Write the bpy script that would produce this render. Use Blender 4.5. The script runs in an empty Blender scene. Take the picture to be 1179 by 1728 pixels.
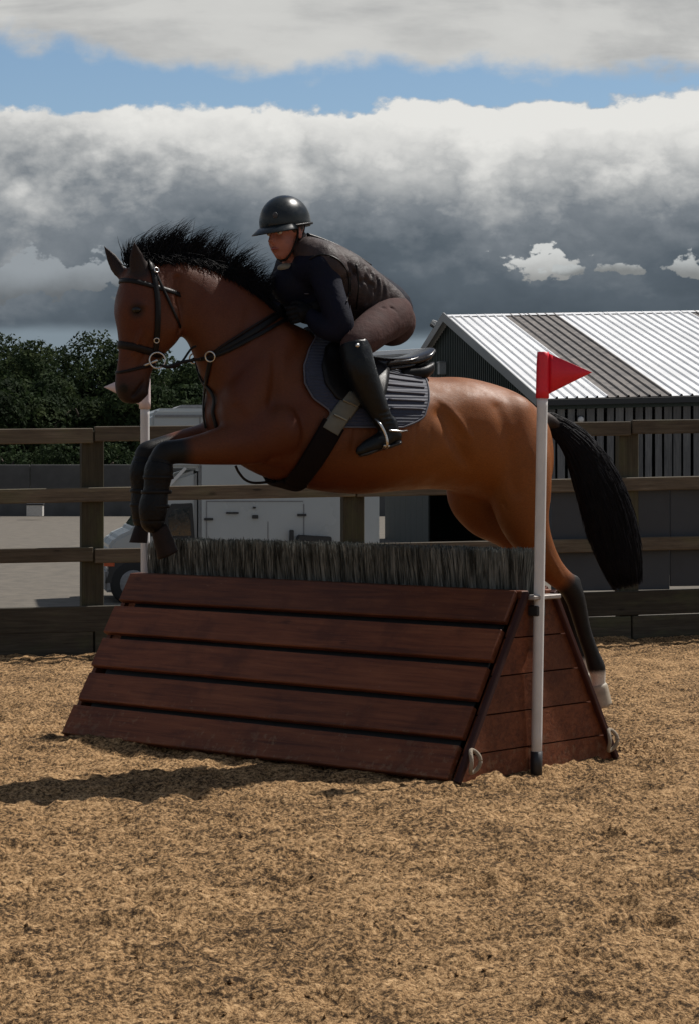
import bpy, bmesh, math, random
import numpy as np
from mathutils import Vector, Matrix
from mathutils.bvhtree import BVHTree
R = math.radians
random.seed(7); rng = np.random.default_rng(7)
scene = bpy.context.scene
C = scene.collection
F = 3892.0          # focal length in photograph pixels
CAMH = 1.35

# ------------------------------------------------------------------ camera
cam_d = bpy.data.cameras.new('camera'); cam = bpy.data.objects.new('camera', cam_d); C.objects.link(cam)
cam.location = (0, 0, CAMH); cam.rotation_euler = (R(90), 0, 0)
cam_d.sensor_fit = 'VERTICAL'; cam_d.sensor_height = 24; cam_d.lens = 24*F/1728
cam_d.shift_y = -84/1728; cam_d.clip_start = .1; cam_d.clip_end = 3000
scene.camera = cam
scene.view_settings.view_transform = 'Standard'; scene.view_settings.look = 'None'
scene.view_settings.exposure = 0.25; scene.view_settings.gamma = 1
scene.view_settings.use_curve_mapping = False

# ------------------------------------------------------------------ sun
SUN_EL = R(55); SUN_H = Vector((.78, .62, 0)).normalized()
sun_dir = Vector((SUN_H.x*math.cos(SUN_EL), SUN_H.y*math.cos(SUN_EL), math.sin(SUN_EL)))
sl = bpy.data.lights.new('sun', 'SUN'); sl.energy = 4.3; sl.angle = R(1.1); sl.color = (1, .95, .88)
so = bpy.data.objects.new('sun', sl); C.objects.link(so)
so.rotation_euler = (-sun_dir).to_track_quat('-Z', 'Y').to_euler(); so.location = (20, 20, 40)

# ------------------------------------------------------------------ node helper
class NT:
    def __init__(s, tree): s.t = tree; s.n = tree.nodes; s.l = tree.links
    def node(s, typ, **kw):
        n = s.n.new(typ)
        for k, v in kw.items(): setattr(n, k, v)
        return n
    def inp(s, sock, v):
        if isinstance(v, bpy.types.NodeSocket): s.l.new(v, sock)
        elif isinstance(v, (tuple, list)) and len(v) == 3 and sock.type == 'RGBA': sock.default_value = (*v, 1)
        else: sock.default_value = v
    def m(s, op, a, b=0.0, c=None, clamp=False):
        n = s.n.new('ShaderNodeMath'); n.operation = op; n.use_clamp = clamp
        s.inp(n.inputs[0], a); s.inp(n.inputs[1], b)
        if c is not None: s.inp(n.inputs[2], c)
        return n.outputs[0]
    def sm(s, v, a, b, lo=0.0, hi=1.0):
        n = s.n.new('ShaderNodeMapRange'); n.interpolation_type = 'SMOOTHSTEP'
        for i, x in enumerate((v, a, b, lo, hi)): s.inp(n.inputs[i], x)
        return n.outputs[0]
    def comb(s, x, y, z):
        n = s.n.new('ShaderNodeCombineXYZ')
        for i, v in enumerate((x, y, z)): s.inp(n.inputs[i], v)
        return n.outputs[0]
    def noise(s, vec, scale, detail=6, rough=.55, dist=0, lac=2.0):
        n = s.n.new('ShaderNodeTexNoise'); s.l.new(vec, n.inputs['Vector'])
        n.inputs['Scale'].default_value = scale; n.inputs['Detail'].default_value = detail
        n.inputs['Roughness'].default_value = rough; n.inputs['Distortion'].default_value = dist
        return n.outputs['Fac']
    def mapping(s, vec, scale=(1, 1, 1), loc=(0, 0, 0), rot=(0, 0, 0)):
        n = s.n.new('ShaderNodeMapping'); s.l.new(vec, n.inputs[0])
        n.inputs['Scale'].default_value = scale; n.inputs['Location'].default_value = loc
        n.inputs['Rotation'].default_value = rot
        return n.outputs[0]
    def mix(s, f, a, b, mode='MIX'):
        n = s.n.new('ShaderNodeMix'); n.data_type = 'RGBA'; n.blend_type = mode
        s.inp(n.inputs[0], f); s.inp(n.inputs[6], a); s.inp(n.inputs[7], b)
        return n.outputs[2]
    def ramp(s, f, stops):
        n = s.n.new('ShaderNodeValToRGB'); s.l.new(f, n.inputs[0])
        e = n.color_ramp.elements
        while len(e) < len(stops): e.new(.5)
        for i, (p, c) in enumerate(stops):
            e[i].position = p; e[i].color = (*c, 1) if len(c) == 3 else c
        return n.outputs[0]

# ------------------------------------------------------------------ world
world = bpy.data.worlds.new('World'); scene.world = world; world.use_nodes = True
nt = NT(world.node_tree); nt.n.clear()
tc = nt.node('ShaderNodeTexCoord'); sep = nt.node('ShaderNodeSeparateXYZ'); nt.l.new(tc.outputs['Generated'], sep.inputs[0])
x, y, z = sep.outputs
hh = nt.m('SQRT', nt.m('MAXIMUM', nt.m('ADD', nt.m('MULTIPLY', x, x), nt.m('MULTIPLY', y, y)), .0001))
V = nt.m('MULTIPLY', nt.m('DIVIDE', z, hh), 10.0)
U = nt.m('MINIMUM', nt.m('MAXIMUM', nt.m('MULTIPLY', nt.m('ARCTAN2', x, y), 10.0), -3.0), 3.0)
base = nt.mapping(tc.outputs['Generated'], (10, 10, 17), (3.1, 1.7, .4))
n1 = nt.noise(base, .75, 9, .56, .15)
n2 = nt.noise(nt.mapping(tc.outputs['Generated'], (10, 10, 14), (7.3, 0, 2.2)), 2.6, 9, .54)
nq = nt.noise(nt.mapping(tc.outputs['Generated'], (10, 10, 15), (2.3, 4, 1.2)), 7.0, 8, .55)
nd_ = nt.m('SUBTRACT', nq, .5)
n3 = nt.noise(nt.mapping(tc.outputs['Generated'], (10, 10, 45), (1, 5, 0)), .7, 8, .55, .3)
nb = nt.m('SUBTRACT', n1, .5); nc = nt.m('SUBTRACT', n2, .5); ns_ = nt.m('SUBTRACT', n3, .5)
sky = nt.node('ShaderNodeTexSky', sky_type='NISHITA'); sky.sun_disc = False
sky.sun_elevation = SUN_EL; sky.sun_rotation = math.atan2(SUN_H.x, SUN_H.y)
sky.air_density = 1.0; sky.dust_density = .3; sky.ozone_density = 2.5
# bank of cumulus: shading from dark base to bright top
tb = nt.m('DIVIDE', nt.m('SUBTRACT', V, .585), .86)
tb = nt.m('ADD', tb, nt.m('MULTIPLY', nb, nt.sm(V, .8, 1.45, 1.7, .8))); tb = nt.m('ADD', tb, nt.m('MULTIPLY', nc, nt.sm(V, .7, 1.3, .30, .5))); tb = nt.m('ADD', tb, nt.m('MULTIPLY', nd_, .16))
tb = nt.m('ADD', tb, nt.m('MULTIPLY', U, .10))
bil = nt.m('ADD', nt.m('MULTIPLY', nt.m('ABSOLUTE', nc), 2.6), nt.m('MULTIPLY', nt.m('ABSOLUTE', nd_), 1.3))
tb = nt.m('ADD', tb, nt.m('MULTIPLY', nt.m('SUBTRACT', nt.m('MULTIPLY', bil, .9), .20), nt.sm(V, .75, 1.35, .18, .50)))
rim0 = nt.m('ADD', nt.m('ADD', 1.53, nt.m('MULTIPLY', nc, .16)), nt.m('MULTIPLY', nb, .10))
tb = nt.m('ADD', tb, nt.sm(nt.m('SUBTRACT', rim0, V), .20, .0, 0.0, .22))
bank = nt.ramp(nt.m('MULTIPLY', tb, .8, clamp=True), [(0, (.052, .068, .084)), (.22, (.082, .102, .122)), (.42, (.165, .185, .205)), (.62, (.36, .37, .372)), (.80, (.55, .55, .535)), (1, (.66, .655, .63))])
low = nt.m('MULTIPLY', nt.sm(nt.m('ADD', V, nt.m('MULTIPLY', ns_, .16)), .60, .53), .9)
bank = nt.mix(low, bank, (.19, .235, .27))
# small detached cumulus under the bank
def puff(u0, v0, a, b, k, t0=0.0):
    e = nt.m('ADD', nt.m('POWER', nt.m('ABSOLUTE', nt.m('DIVIDE', nt.m('SUBTRACT', U, u0), a)), 2.0), nt.m('POWER', nt.m('ABSOLUTE', nt.m('DIVIDE', nt.m('SUBTRACT', V, v0), b)), 2.0))
    return nt.sm(nt.m('ADD', nt.m('SUBTRACT', 1.0, e), nt.m('ADD', nt.m('MULTIPLY', nc, k), nt.m('MULTIPLY', nd_, k*1.7))), t0, t0+.45)
for (u0, v0, a, b, k, col) in ((.82, .862, .21, .075, 4.5, (.52, .53, .52)), (1.12, .83, .24, .03, 5.0, (.40, .42, .42)), (1.44, .845, .2, .06, 4.5, (.42, .44, .44)),
                               (-1.22, .80, .38, .10, 4.5, (.25, .275, .295)), (2.4, .9, .4, .1, 4.5, (.4, .42, .42)), (-2.4, .9, .4, .12, 4.5, (.3, .32, .33))):
    shade = nt.sm(nt.m('ADD', V, nt.m('MULTIPLY', nc, .2)), v0-b, v0+b*.7, .45, 1.0)
    cc = nt.mix(1.0, (col[0], col[1], col[2]), nt.comb(shade, shade, shade), 'MULTIPLY')
    bank = nt.mix(puff(u0, v0, a, b, k), bank, cc)
top_edge = nt.m('ADD', nt.m('ADD', nt.m('ADD', 1.527, nt.m('MULTIPLY', nd_, .15)), nt.m('MULTIPLY', nc, .26)), nt.m('ADD', nt.m('MULTIPLY', nb, .10), nt.sm(U, .5, 1.6, 0.0, .06)))
bank_mask = nt.sm(nt.m('SUBTRACT', top_edge, V), -.012, .022)
# high layer
e2 = nt.m('ADD', nt.sm(U, -1.05, -.6, 1.76, 1.632), nt.m('ADD', nt.m('MULTIPLY', nb, .30), nt.m('ADD', nt.m('MULTIPLY', nc, .42), nt.m('MULTIPLY', ns_, .26))))
hi = nt.sm(nt.m('SUBTRACT', V, e2), -.03, .09)
broken = nt.sm(n1, .40, .58)
fade = nt.sm(V, 2.6, 6.0)
cover = nt.m('ADD', nt.m('MULTIPLY', nt.m('SUBTRACT', 1.0, fade), 1.0), nt.m('MULTIPLY', fade, broken))
hi = nt.m('MULTIPLY', hi, cover)
hicol = nt.ramp(nt.m('ADD', n3, nt.m('MULTIPLY', nb, .6)), [(.28, (.20, .21, .22)), (.45, (.33, .335, .335)), (.62, (.50, .50, .485)), (.8, (.55, .55, .53))])
under = nt.ramp(n1, [(.35, (.085, .10, .12)), (.5, (.16, .175, .19)), (.65, (.30, .31, .31))])  # overhead cloud, out of view, coloured darker to lower the ambient light
hicol = nt.mix(nt.sm(V, 2.1, 4.0), hicol, under)
cl = nt.mix(bank_mask, hicol, bank)
mask = nt.m('MAXIMUM', bank_mask, hi)
bg1 = nt.node('ShaderNodeBackground'); bg1.inputs[1].default_value = .072
hsv = nt.node('ShaderNodeHueSaturation'); nt.l.new(sky.outputs[0], hsv.inputs['Color']); hsv.inputs['Saturation'].default_value = 1.05
nt.l.new(hsv.outputs[0], bg1.inputs[0])
bg2 = nt.node('ShaderNodeBackground'); bg2.inputs[1].default_value = 1.0; nt.l.new(cl, bg2.inputs[0])
mx = nt.node('ShaderNodeMixShader'); nt.l.new(mask, mx.inputs[0]); nt.l.new(bg1.outputs[0], mx.inputs[1]); nt.l.new(bg2.outputs[0], mx.inputs[2])
wo = nt.node('ShaderNodeOutputWorld'); nt.l.new(mx.outputs[0], wo.inputs[0])

# ------------------------------------------------------------------ object helpers
def tag(o, label=None, cat=None, group=None, kind=None):
    if label: o['label'] = label
    if cat: o['category'] = cat
    if group: o['group'] = group
    if kind: o['kind'] = kind
    return o
def thing(name, loc, label, cat, group=None):
    o = bpy.data.objects.new(name, None); C.objects.link(o); o.location = loc; o.empty_display_size = .1
    return tag(o, label, cat, group)
def mesh_obj(name, verts, faces, mat=None, parent=None, smooth=True, world=True):
    """verts in world space; when parented the parent's location is taken off"""
    me = bpy.data.meshes.new(name)
    v = np.asarray(verts, dtype=float)
    o = bpy.data.objects.new(name, me); C.objects.link(o)
    if parent is not None:
        o.parent = parent
        if world: v = v - np.array(world_loc(parent))
    me.from_pydata(v.tolist(), [], [tuple(int(i) for i in f) for f in faces])
    if smooth: me.polygons.foreach_set('use_smooth', [True]*len(me.polygons))
    if mat: me.materials.append(mat)
    me.update()
    return o
def world_loc(p):
    l = Vector(p.location)
    while p.parent is not None: p = p.parent; l = l + Vector(p.location)
    return l
def frame(xd, zd):
    xd = Vector(xd).normalized(); zd = Vector(zd); yd = zd.cross(xd).normalized(); zd = xd.cross(yd).normalized()
    return Matrix((xd, yd, zd)).transposed()
_box = {}
def box_mesh(size, bevel=.004, mat=None):
    k = (tuple(round(s, 4) for s in size), bevel, mat.name if mat else '')
    if k in _box: return _box[k]
    bm = bmesh.new(); bmesh.ops.create_cube(bm, size=1); bmesh.ops.scale(bm, vec=size, verts=bm.verts)
    if bevel: bmesh.ops.bevel(bm, geom=bm.edges[:], offset=bevel, segments=1, affect='EDGES')
    me = bpy.data.meshes.new('board'); bm.to_mesh(me); bm.free()
    if mat: me.materials.append(mat)
    _box[k] = me
    return me
def box(name, parent, c, size, mat, xd=(1, 0, 0), zd=(0, 0, 1), bevel=.004):
    me = box_mesh(size, bevel, mat)
    o = bpy.data.objects.new(name, me); C.objects.link(o)
    m = frame(xd, zd).to_4x4(); c = Vector(c)
    if parent is not None: o.parent = parent; c = c - world_loc(parent)
    m.translation = c; o.matrix_local = m
    return o
def crom(P, sub):
    """Catmull-Rom through rows of P"""
    P = np.asarray(P, float); n = len(P); out = []
    for i in range(n-1):
        p0 = P[max(i-1, 0)]; p1 = P[i]; p2 = P[i+1]; p3 = P[min(i+2, n-1)]
        for k in range(sub):
            t = k/sub
            out.append(.5*((2*p1)+(-p0+p2)*t+(2*p0-5*p1+4*p2-p3)*t*t+(-p0+3*p1-3*p2+p3)*t**3))
    out.append(P[-1]); return np.array(out)
def loft(cs, ups, sides, e=2.0, bias=0.0, n=24, cap=True):
    cs = np.asarray(cs); ups = np.asarray(ups); sides = np.asarray(sides)
    m = len(cs); e = np.broadcast_to(e, (m,)); bias = np.broadcast_to(bias, (m,))
    th = np.linspace(0, 2*np.pi, n, endpoint=False)
    V_ = []
    for i in range(m):
        c_, s_ = np.cos(th), np.sin(th)
        cu = np.sign(c_)*np.abs(c_)**(2/e[i]); su = np.sign(s_)*np.abs(s_)**(2/e[i])
        su = su*(1-bias[i]*c_)
        V_.append(cs[i]+cu[:, None]*ups[i]+su[:, None]*sides[i])
    verts = np.concatenate(V_); faces = []
    for i in range(m-1):
        for j in range(n):
            a = i*n+j; b = i*n+(j+1) % n
            faces.append((a, b, b+n, a+n))
    if cap:
        verts = np.concatenate([verts, [cs[0]], [cs[-1]]]); a, b = m*n, m*n+1
        for j in range(n):
            faces.append((a, (j+1) % n, j)); faces.append((b, (m-1)*n+j, (m-1)*n+(j+1) % n))
    return verts, faces
def tube(pts, radii, n=14, sub=4, ref=(0.1, .2, 1), flat=1.0, cap=True):
    pts = np.asarray([tuple(p) for p in pts], float); radii = np.asarray(radii, float)
    A = np.concatenate([pts, radii[:, None]], 1)
    A = crom(A, sub) if sub > 1 and len(A) > 2 else A
    P, r = A[:, :3], np.maximum(A[:, 3], .0003)
    T = np.gradient(P, axis=0); T /= np.linalg.norm(T, axis=1)[:, None]+1e-9
    ups = []; sides = []; ref = np.array(ref, float); u = np.cross(np.cross(T[0], ref), T[0])
    for i in range(len(P)):
        u = u - T[i]*np.dot(u, T[i]); u /= np.linalg.norm(u)+1e-9
        s = np.cross(T[i], u); ups.append(u*r[i]*flat); sides.append(s*r[i])
    # rounded ends
    if cap and r[0] > .012: pass
    return loft(P, ups, sides, n=n, cap=cap)
def ball(c, r, n=14, axes=None):
    """ellipsoid; r scalar or 3, axes 3x3 rows"""
    r = np.broadcast_to(r, (3,)); ax = np.eye(3) if axes is None else np.asarray(axes, float)
    V_ = []; F_ = []
    for i in range(1, n):
        ph = math.pi*i/n
        for j in range(2*n):
            t = math.pi*j/n; V_.append((math.sin(ph)*math.cos(t), math.sin(ph)*math.sin(t), math.cos(ph)))
    V_ += [(0, 0, 1), (0, 0, -1)]; m = 2*n; a, b = len(V_)-2, len(V_)-1
    for i in range(n-2):
        for j in range(m): F_.append((i*m+j, (i+1)*m+j, (i+1)*m+(j+1) % m, i*m+(j+1) % m))
    for j in range(m):
        F_.append((a, j, (j+1) % m)); F_.append((b, (n-2)*m+(j+1) % m, (n-2)*m+j))
    V_ = (np.array(V_)*r) @ ax + np.array(tuple(c))
    return V_, F_
def join(parts):
    V_ = []; F_ = []; o = 0
    for v, f in parts:
        V_.append(np.asarray(v, float)); F_ += [tuple(i+o for i in ff) for ff in f]; o += len(v)
    return np.concatenate(V_), F_
def remesh(parts, voxel, smooth=8, fac=.5):
    v, f = join(parts)
    me = bpy.data.meshes.new('tmp'); me.from_pydata(v.tolist(), [], f); me.update()
    bm = bmesh.new(); bm.from_mesh(me)
    bmesh.ops.recalc_face_normals(bm, faces=bm.faces); bm.to_mesh(me); bm.free()
    o = bpy.data.objects.new('tmp', me); C.objects.link(o)
    md = o.modifiers.new('r', 'REMESH'); md.mode = 'VOXEL'; md.voxel_size = voxel
    dg = bpy.context.evaluated_depsgraph_get(); ev = o.evaluated_get(dg); m2 = ev.to_mesh()
    n = len(m2.vertices); co = np.empty(n*3); m2.vertices.foreach_get('co', co); co = co.reshape(-1, 3)
    ed = np.empty(len(m2.edges)*2, dtype=np.int64); m2.edges.foreach_get('vertices', ed); ed = ed.reshape(-1, 2)
    fs = [tuple(p.vertices) for p in m2.polygons]
    ev.to_mesh_clear(); bpy.data.objects.remove(o); bpy.data.meshes.remove(me)
    cnt = np.bincount(ed.ravel(), minlength=n)[:, None].astype(float); cnt[cnt == 0] = 1
    for k in range(smooth):
        for f_ in (fac, -fac*.55) if k % 2 else (fac,):
            s = np.zeros_like(co)
            for ax in range(3):
                s[:, ax] = np.bincount(ed[:, 0], co[ed[:, 1], ax], n)+np.bincount(ed[:, 1], co[ed[:, 0], ax], n)
            co = co + f_*(s/cnt-co)
    return co, fs
def bump_pts(co, c, r, d):
    c = np.array(tuple(c)); w = np.exp(-((co-c)**2).sum(1)/(r*r)); return co + w[:, None]*np.array(tuple(d))
def segdist(co, a, b):
    a = np.array(tuple(a)); b = np.array(tuple(b)); ab = b-a
    t = np.clip(((co-a) @ ab)/(ab @ ab), 0, 1); return np.linalg.norm(co-(a+t[:, None]*ab), axis=1)
REL = 1.0
def groove(co, a, b, r, d):
    w = np.exp(-(segdist(co, a, b)/r)**2); return co + REL*w[:, None]*np.array(tuple(d))
# numpy value noise
_P = rng.random((256, 256))
def vnoise(x_, y_):
    xi = np.floor(x_).astype(int); yi = np.floor(y_).astype(int); fx = x_-xi; fy = y_-yi
    fx = fx*fx*(3-2*fx); fy = fy*fy*(3-2*fy); g = lambda a, b: _P[a & 255, b & 255]
    return ((g(xi, yi)*(1-fx)+g(xi+1, yi)*fx)*(1-fy)+(g(xi, yi+1)*(1-fx)+g(xi+1, yi+1)*fx)*fy)-.5
def fbm(x_, y_, o=4, g=.5):
    s = 0; a = 1; f = 1
    for k in range(o): s = s+a*vnoise(x_*f+k*17.3, y_*f+k*9.1); a *= g; f *= 2.03
    return s

# ------------------------------------------------------------------ materials
def new_mat(name):
    m = bpy.data.materials.new(name); m.use_nodes = True; t = NT(m.node_tree)
    return m, t, m.node_tree.nodes['Principled BSDF']
def plain(name, col, rough=.6, metal=0, var=.12, scale=20, bump=.0, bscale=60, spec=.5, sheen=0, coat=0, stretch=(1, 1, 1)):
    m, t, p = new_mat(name); tc = t.node('ShaderNodeTexCoord'); v = t.mapping(tc.outputs['Object'], stretch)
    n = t.noise(v, scale, 5, .6)
    k = t.sm(n, .3, .7, 1-var, 1+var)
    t.l.new(t.mix(1.0, col, t.comb(k, k, k), 'MULTIPLY'), p.inputs['Base Color'])
    t.inp(p.inputs['Roughness'], t.sm(n, .25, .75, max(rough-.06, .02), min(rough+.08, 1)))
    p.inputs['Metallic'].default_value = metal; p.inputs['Specular IOR Level'].default_value = spec
    if sheen: p.inputs['Sheen Weight'].default_value = sheen; p.inputs['Sheen Roughness'].default_value = .4
    if coat: p.inputs['Coat Weight'].default_value = coat; p.inputs['Coat Roughness'].default_value = .12
    if bump:
        b = t.node('ShaderNodeBump'); b.inputs['Strength'].default_value = bump; b.inputs['Distance'].default_value = .01
        t.l.new(t.noise(v, bscale, 6, .6), b.inputs['Height']); t.l.new(b.outputs[0], p.inputs['Normal'])
    return m
def wood(name, c1, c2, c3, rough=.7, knots=True, green=0, bump=.5, spec=.3, splash=False):
    """grain runs along the board's own x"""
    m, t, p = new_mat(name); tc = t.node('ShaderNodeTexCoord'); oi = t.node('ShaderNodeObjectInfo')
    off = t.node('ShaderNodeVectorMath', operation='ADD'); t.l.new(tc.outputs['Object'], off.inputs[0])
    r20 = t.m('MULTIPLY', oi.outputs['Random'], 37.0); t.l.new(t.comb(r20, r20, r20), off.inputs[1])
    v = off.outputs[0]
    g = t.noise(t.mapping(v, (1.2, 22, 22)), 2.2, 8, .65, .6)
    big = t.noise(t.mapping(v, (1.5, 4, 4)), 1.6, 4, .6)
    k = t.m('ADD', t.m('MULTIPLY', g, .65), t.m('MULTIPLY', big, .35))
    col = t.ramp(k, [(.34, c1), (.5, c2), (.66, c3)])
    if knots:
        vo = t.node('ShaderNodeTexVoronoi'); t.l.new(t.mapping(v, (3.2, 9, 9)), vo.inputs['Vector']); vo.inputs['Scale'].default_value = 1.0
        kn = t.sm(t.m('ADD', vo.outputs['Distance'], t.m('MULTIPLY', g, .25)), .16, .27, .45, 1.0)
        col = t.mix(1.0, col, t.comb(kn, kn, kn), 'MULTIPLY')
    if green: col = t.mix(t.m('MULTIPLY', t.sm(big, .48, .7), green), col, (.07, .09, .03))
    rv = t.m('ADD', .78, t.m('MULTIPLY', oi.outputs['Random'], .44))
    col = t.mix(1.0, col, t.comb(rv, rv, rv), 'MULTIPLY')
    if splash:
        ge = t.node('ShaderNodeNewGeometry'); sp = t.node('ShaderNodeSeparateXYZ'); t.l.new(ge.outputs['Position'], sp.inputs[0])
        sn = t.noise(ge.outputs['Position'], 24, 6, .7); sb = t.noise(ge.outputs['Position'], 3.5, 4, .6)
        hz = t.sm(sp.outputs[2], .0, .42, 0.17, 0.0)
        mk = t.sm(t.m('ADD', t.m('ADD', sn, t.m('MULTIPLY', sb, .35)), hz), .86, .97, 0, .35)
        col = t.mix(mk, col, (.26, .18, .11))
        sc2 = t.noise(t.mapping(ge.outputs['Position'], (3, 3, 9)), 9, 7, .75); col = t.mix(t.sm(sc2, .62, .68, 0, .30), col, (.30, .17, .12))
        col = t.mix(t.sm(sb, .5, .66, 0, .5), col, c1)
    t.l.new(col, p.inputs['Base Color']); p.inputs['Roughness'].default_value = rough; p.inputs['Specular IOR Level'].default_value = spec
    b = t.node('ShaderNodeBump'); b.inputs['Strength'].default_value = bump; b.inputs['Distance'].default_value = .004
    t.l.new(g, b.inputs['Height']); t.l.new(b.outputs[0], p.inputs['Normal'])
    return m

M_red = wood('stained_red_wood', (.064, .0165, .0070), (.132, .038, .0145), (.195, .064, .026), .6, bump=.6, splash=True)
M_redd = wood('dark_red_wood', (.022, .006, .005), (.038, .010, .008), (.055, .015, .011), .65, knots=False)
M_rail = wood('weathered_rail_wood', (.050, .040, .029), (.092, .074, .053), (.15, .124, .093), .8, green=.25)
M_post = wood('weathered_post_wood', (.035, .031, .020), (.056, .049, .032), (.08, .07, .05), .85, knots=False, green=.35)
M_kick = wood('kick_board_wood', (.028, .024, .018), (.048, .042, .031), (.078, .068, .052), .85, green=.3)
M_board = wood('grey_cladding_wood', (.085, .084, .086), (.135, .132, .132), (.19, .185, .178), .85, knots=False)
M_white = plain('white_plastic', (.62, .61, .60), .35, var=.08, scale=6)
M_redflag = plain('red_flag_plastic', (.74, .012, .030), .42, var=.06, scale=12)
M_whiteflag = plain('white_flag_plastic', (.70, .58, .57), .45, var=.05)
M_blackp = plain('black_plastic', (.02, .02, .022), .5)
M_rope = plain('pale_rope', (.30, .25, .19), .9, bump=.6, bscale=200)
M_leather = plain('black_leather', (.006, .005, .005), .42, var=.3, scale=60, bump=.12, bscale=400, spec=.2)
M_bleather = plain('brown_leather', (.009, .005, .004), .45, var=.3, scale=60, bump=.12, bscale=400, spec=.2)
M_metal = plain('polished_metal', (.55, .54, .52), .25, metal=1, var=.1)
M_pad = plain('navy_pad', (.016, .024, .060), .8, var=.2, scale=90, bump=.3, bscale=300, sheen=.3)
M_pipe = plain('pad_piping', (.075, .075, .095), .7)
M_girth = plain('girth_fabric', (.008, .005, .005), .8, spec=.1, bump=.3, bscale=250)
M_elastic = plain('girth_elastic', (.13, .125, .10), .8, bump=.3, bscale=300)

# ------------------------------------------------------------------ ground
def sand_h(X, Y):
    h = .018*fbm(X*.9, Y*.9, 3)
    w1 = fbm(X*3.1+5, Y*4.6+2, 4, .55)
    w2 = fbm(X*10+1, Y*9+7, 4, .62)
    w3 = fbm(X*36+3, Y*20+1, 3, .62)
    h = h+.032*w1+.022*w2+.0135*w3
    return h
JN = Vector((.4375, 9.73, 0)); JL = Vector((-1.4026, 11.373, 0)); JR = Vector((1.2273, 10.615, 0))
jA = (JL-JN).normalized(); jB = Vector((-jA.y, jA.x, 0)); jB = jB if jB.dot(JR-JN) > 0 else -jB
J_len = (JL-JN).length; J_dep = 1.135; JH = .767
JC = JN + jB*(J_dep/2)                       # centre of the right end
JR = JN + jB*J_dep
def jump_uv(X, Y):
    dx, dy = X-JC.x, Y-JC.y
    return dx*jA.x+dy*jA.y, dx*jB.x+dy*jB.y
PRINTS = [(rng.uniform(-1.9, 1.9), rng.uniform(5.6, 14.5), rng.uniform(.05, .085)) for _ in range(85)]
def sand_total(X, Y):
    h = sand_h(X, Y)-.01
    u, v = jump_uv(X, Y)
    dv = np.abs(v)-J_dep/2; du = np.maximum(-u, u-J_len); dd = np.maximum(dv, du)
    h = h+np.where(dd > -.12, .018*np.exp(-(np.maximum(dd, 0)/.12)**2), 0)*(.7+.9*fbm(X*5, Y*5, 2))
    for (px_, py_, rr_) in PRINTS:
        d2 = ((X-px_)**2+((Y-py_)*.85)**2)/rr_**2
        h = h-.024*np.exp(-d2**1.5)+.010*np.exp(-((np.sqrt(d2)-1.35)/.35)**2)
    # sand banked up against the kick boards
    yf = 15.78+(X+2.39)*(1.56/5.02)
    h = h+.05*np.exp(-((np.minimum(Y-yf, 0))/.35)**2)*(1+.8*fbm(X*2, Y*2, 2))
    return h
xs = np.concatenate([np.linspace(-14, -3.2, 60, endpoint=False), np.linspace(-3.2, -1.9, 80, endpoint=False), np.linspace(-1.9, 1.9, 330, endpoint=False), np.linspace(1.9, 3.2, 80, endpoint=False), np.linspace(3.2, 14, 60)])
ys = np.concatenate([np.linspace(-3, 5, 60, endpoint=False), np.linspace(5, 10.5, 520, endpoint=False), np.linspace(10.5, 14, 190, endpoint=False), np.linspace(14, 18.6, 110)])
XX, YY = np.meshgrid(xs, ys)
ZZ = sand_total(XX, YY)
# the surface ends at the kick boards: beyond them the mesh drops under the yard
yf = 15.78+(XX+2.39)*(1.56/5.02)+.10
over = YY > yf
ZZ = np.where(over, -.03-np.minimum((YY-yf)*1.2, 1.0), ZZ)
gv = np.stack([XX, YY, ZZ], -1).reshape(-1, 3); nx, ny = len(xs), len(ys)
idx = np.arange(nx*ny).reshape(ny, nx)
gf = np.stack([idx[:-1, :-1], idx[:-1, 1:], idx[1:, 1:], idx[1:, :-1]], -1).reshape(-1, 4)
def fast_mesh(name, v, f, mat, parent=None, smooth=True):
    me = bpy.data.meshes.new(name); v = np.asarray(v, np.float32); f = np.asarray(f, np.int32)
    if parent is not None: v = v-np.array(world_loc(parent), np.float32)
    k = f.shape[1]
    me.vertices.add(len(v)); me.vertices.foreach_set('co', v.ravel())
    me.loops.add(f.size); me.loops.foreach_set('vertex_index', f.ravel())
    me.polygons.add(len(f)); me.polygons.foreach_set('loop_start', np.arange(0, f.size, k, dtype=np.int32)); me.polygons.foreach_set('loop_total', np.full(len(f), k, np.int32))
    me.polygons.foreach_set('use_smooth', np.full(len(f), smooth)); me.update(calc_edges=True); me.validate()
    if mat: me.materials.append(mat)
    o = bpy.data.objects.new(name, me); C.objects.link(o)
    if parent is not None: o.parent = parent
    return o
m, t, p = new_mat('arena_sand'); tc = t.node('ShaderNodeTexCoord'); ob = tc.outputs['Object']
nf = t.noise(t.mapping(ob, (1, .7, 1)), 66, 6, .72, .0); nm = t.noise(t.mapping(ob, (1, 2.6, 1)), 5, 7, .66, .3); nl = t.noise(ob, 1.3, 3, .5); nff = t.noise(ob, 190, 3, .6)
kk = t.m('ADD', t.m('ADD', t.m('MULTIPLY', nf, .56), t.m('MULTIPLY', nm, .20)), t.m('ADD', t.m('MULTIPLY', nl, .10), t.m('MULTIPLY', nff, .14)))
sc_ = t.ramp(kk, [(.43, (.034, .020, .010)), (.476, (.135, .080, .037)), (.522, (.35, .208, .096)), (.60, (.61, .395, .205))])
t.l.new(sc_, p.inputs['Base Color']); p.inputs['Roughness'].default_value = .95; p.inputs['Specular IOR Level'].default_value = .15
b = t.node('ShaderNodeBump'); b.inputs['Strength'].default_value = .9; b.inputs['Distance'].default_value = .012
t.l.new(t.m('ADD', nf, t.m('MULTIPLY', nff, .8)), b.inputs['Height']); t.l.new(b.outputs[0], p.inputs['Normal'])
M_sand = m
sand = fast_mesh('arena_ground', gv, gf, M_sand); tag(sand, 'churned tan sand and fibre riding surface', kind='structure')
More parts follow.
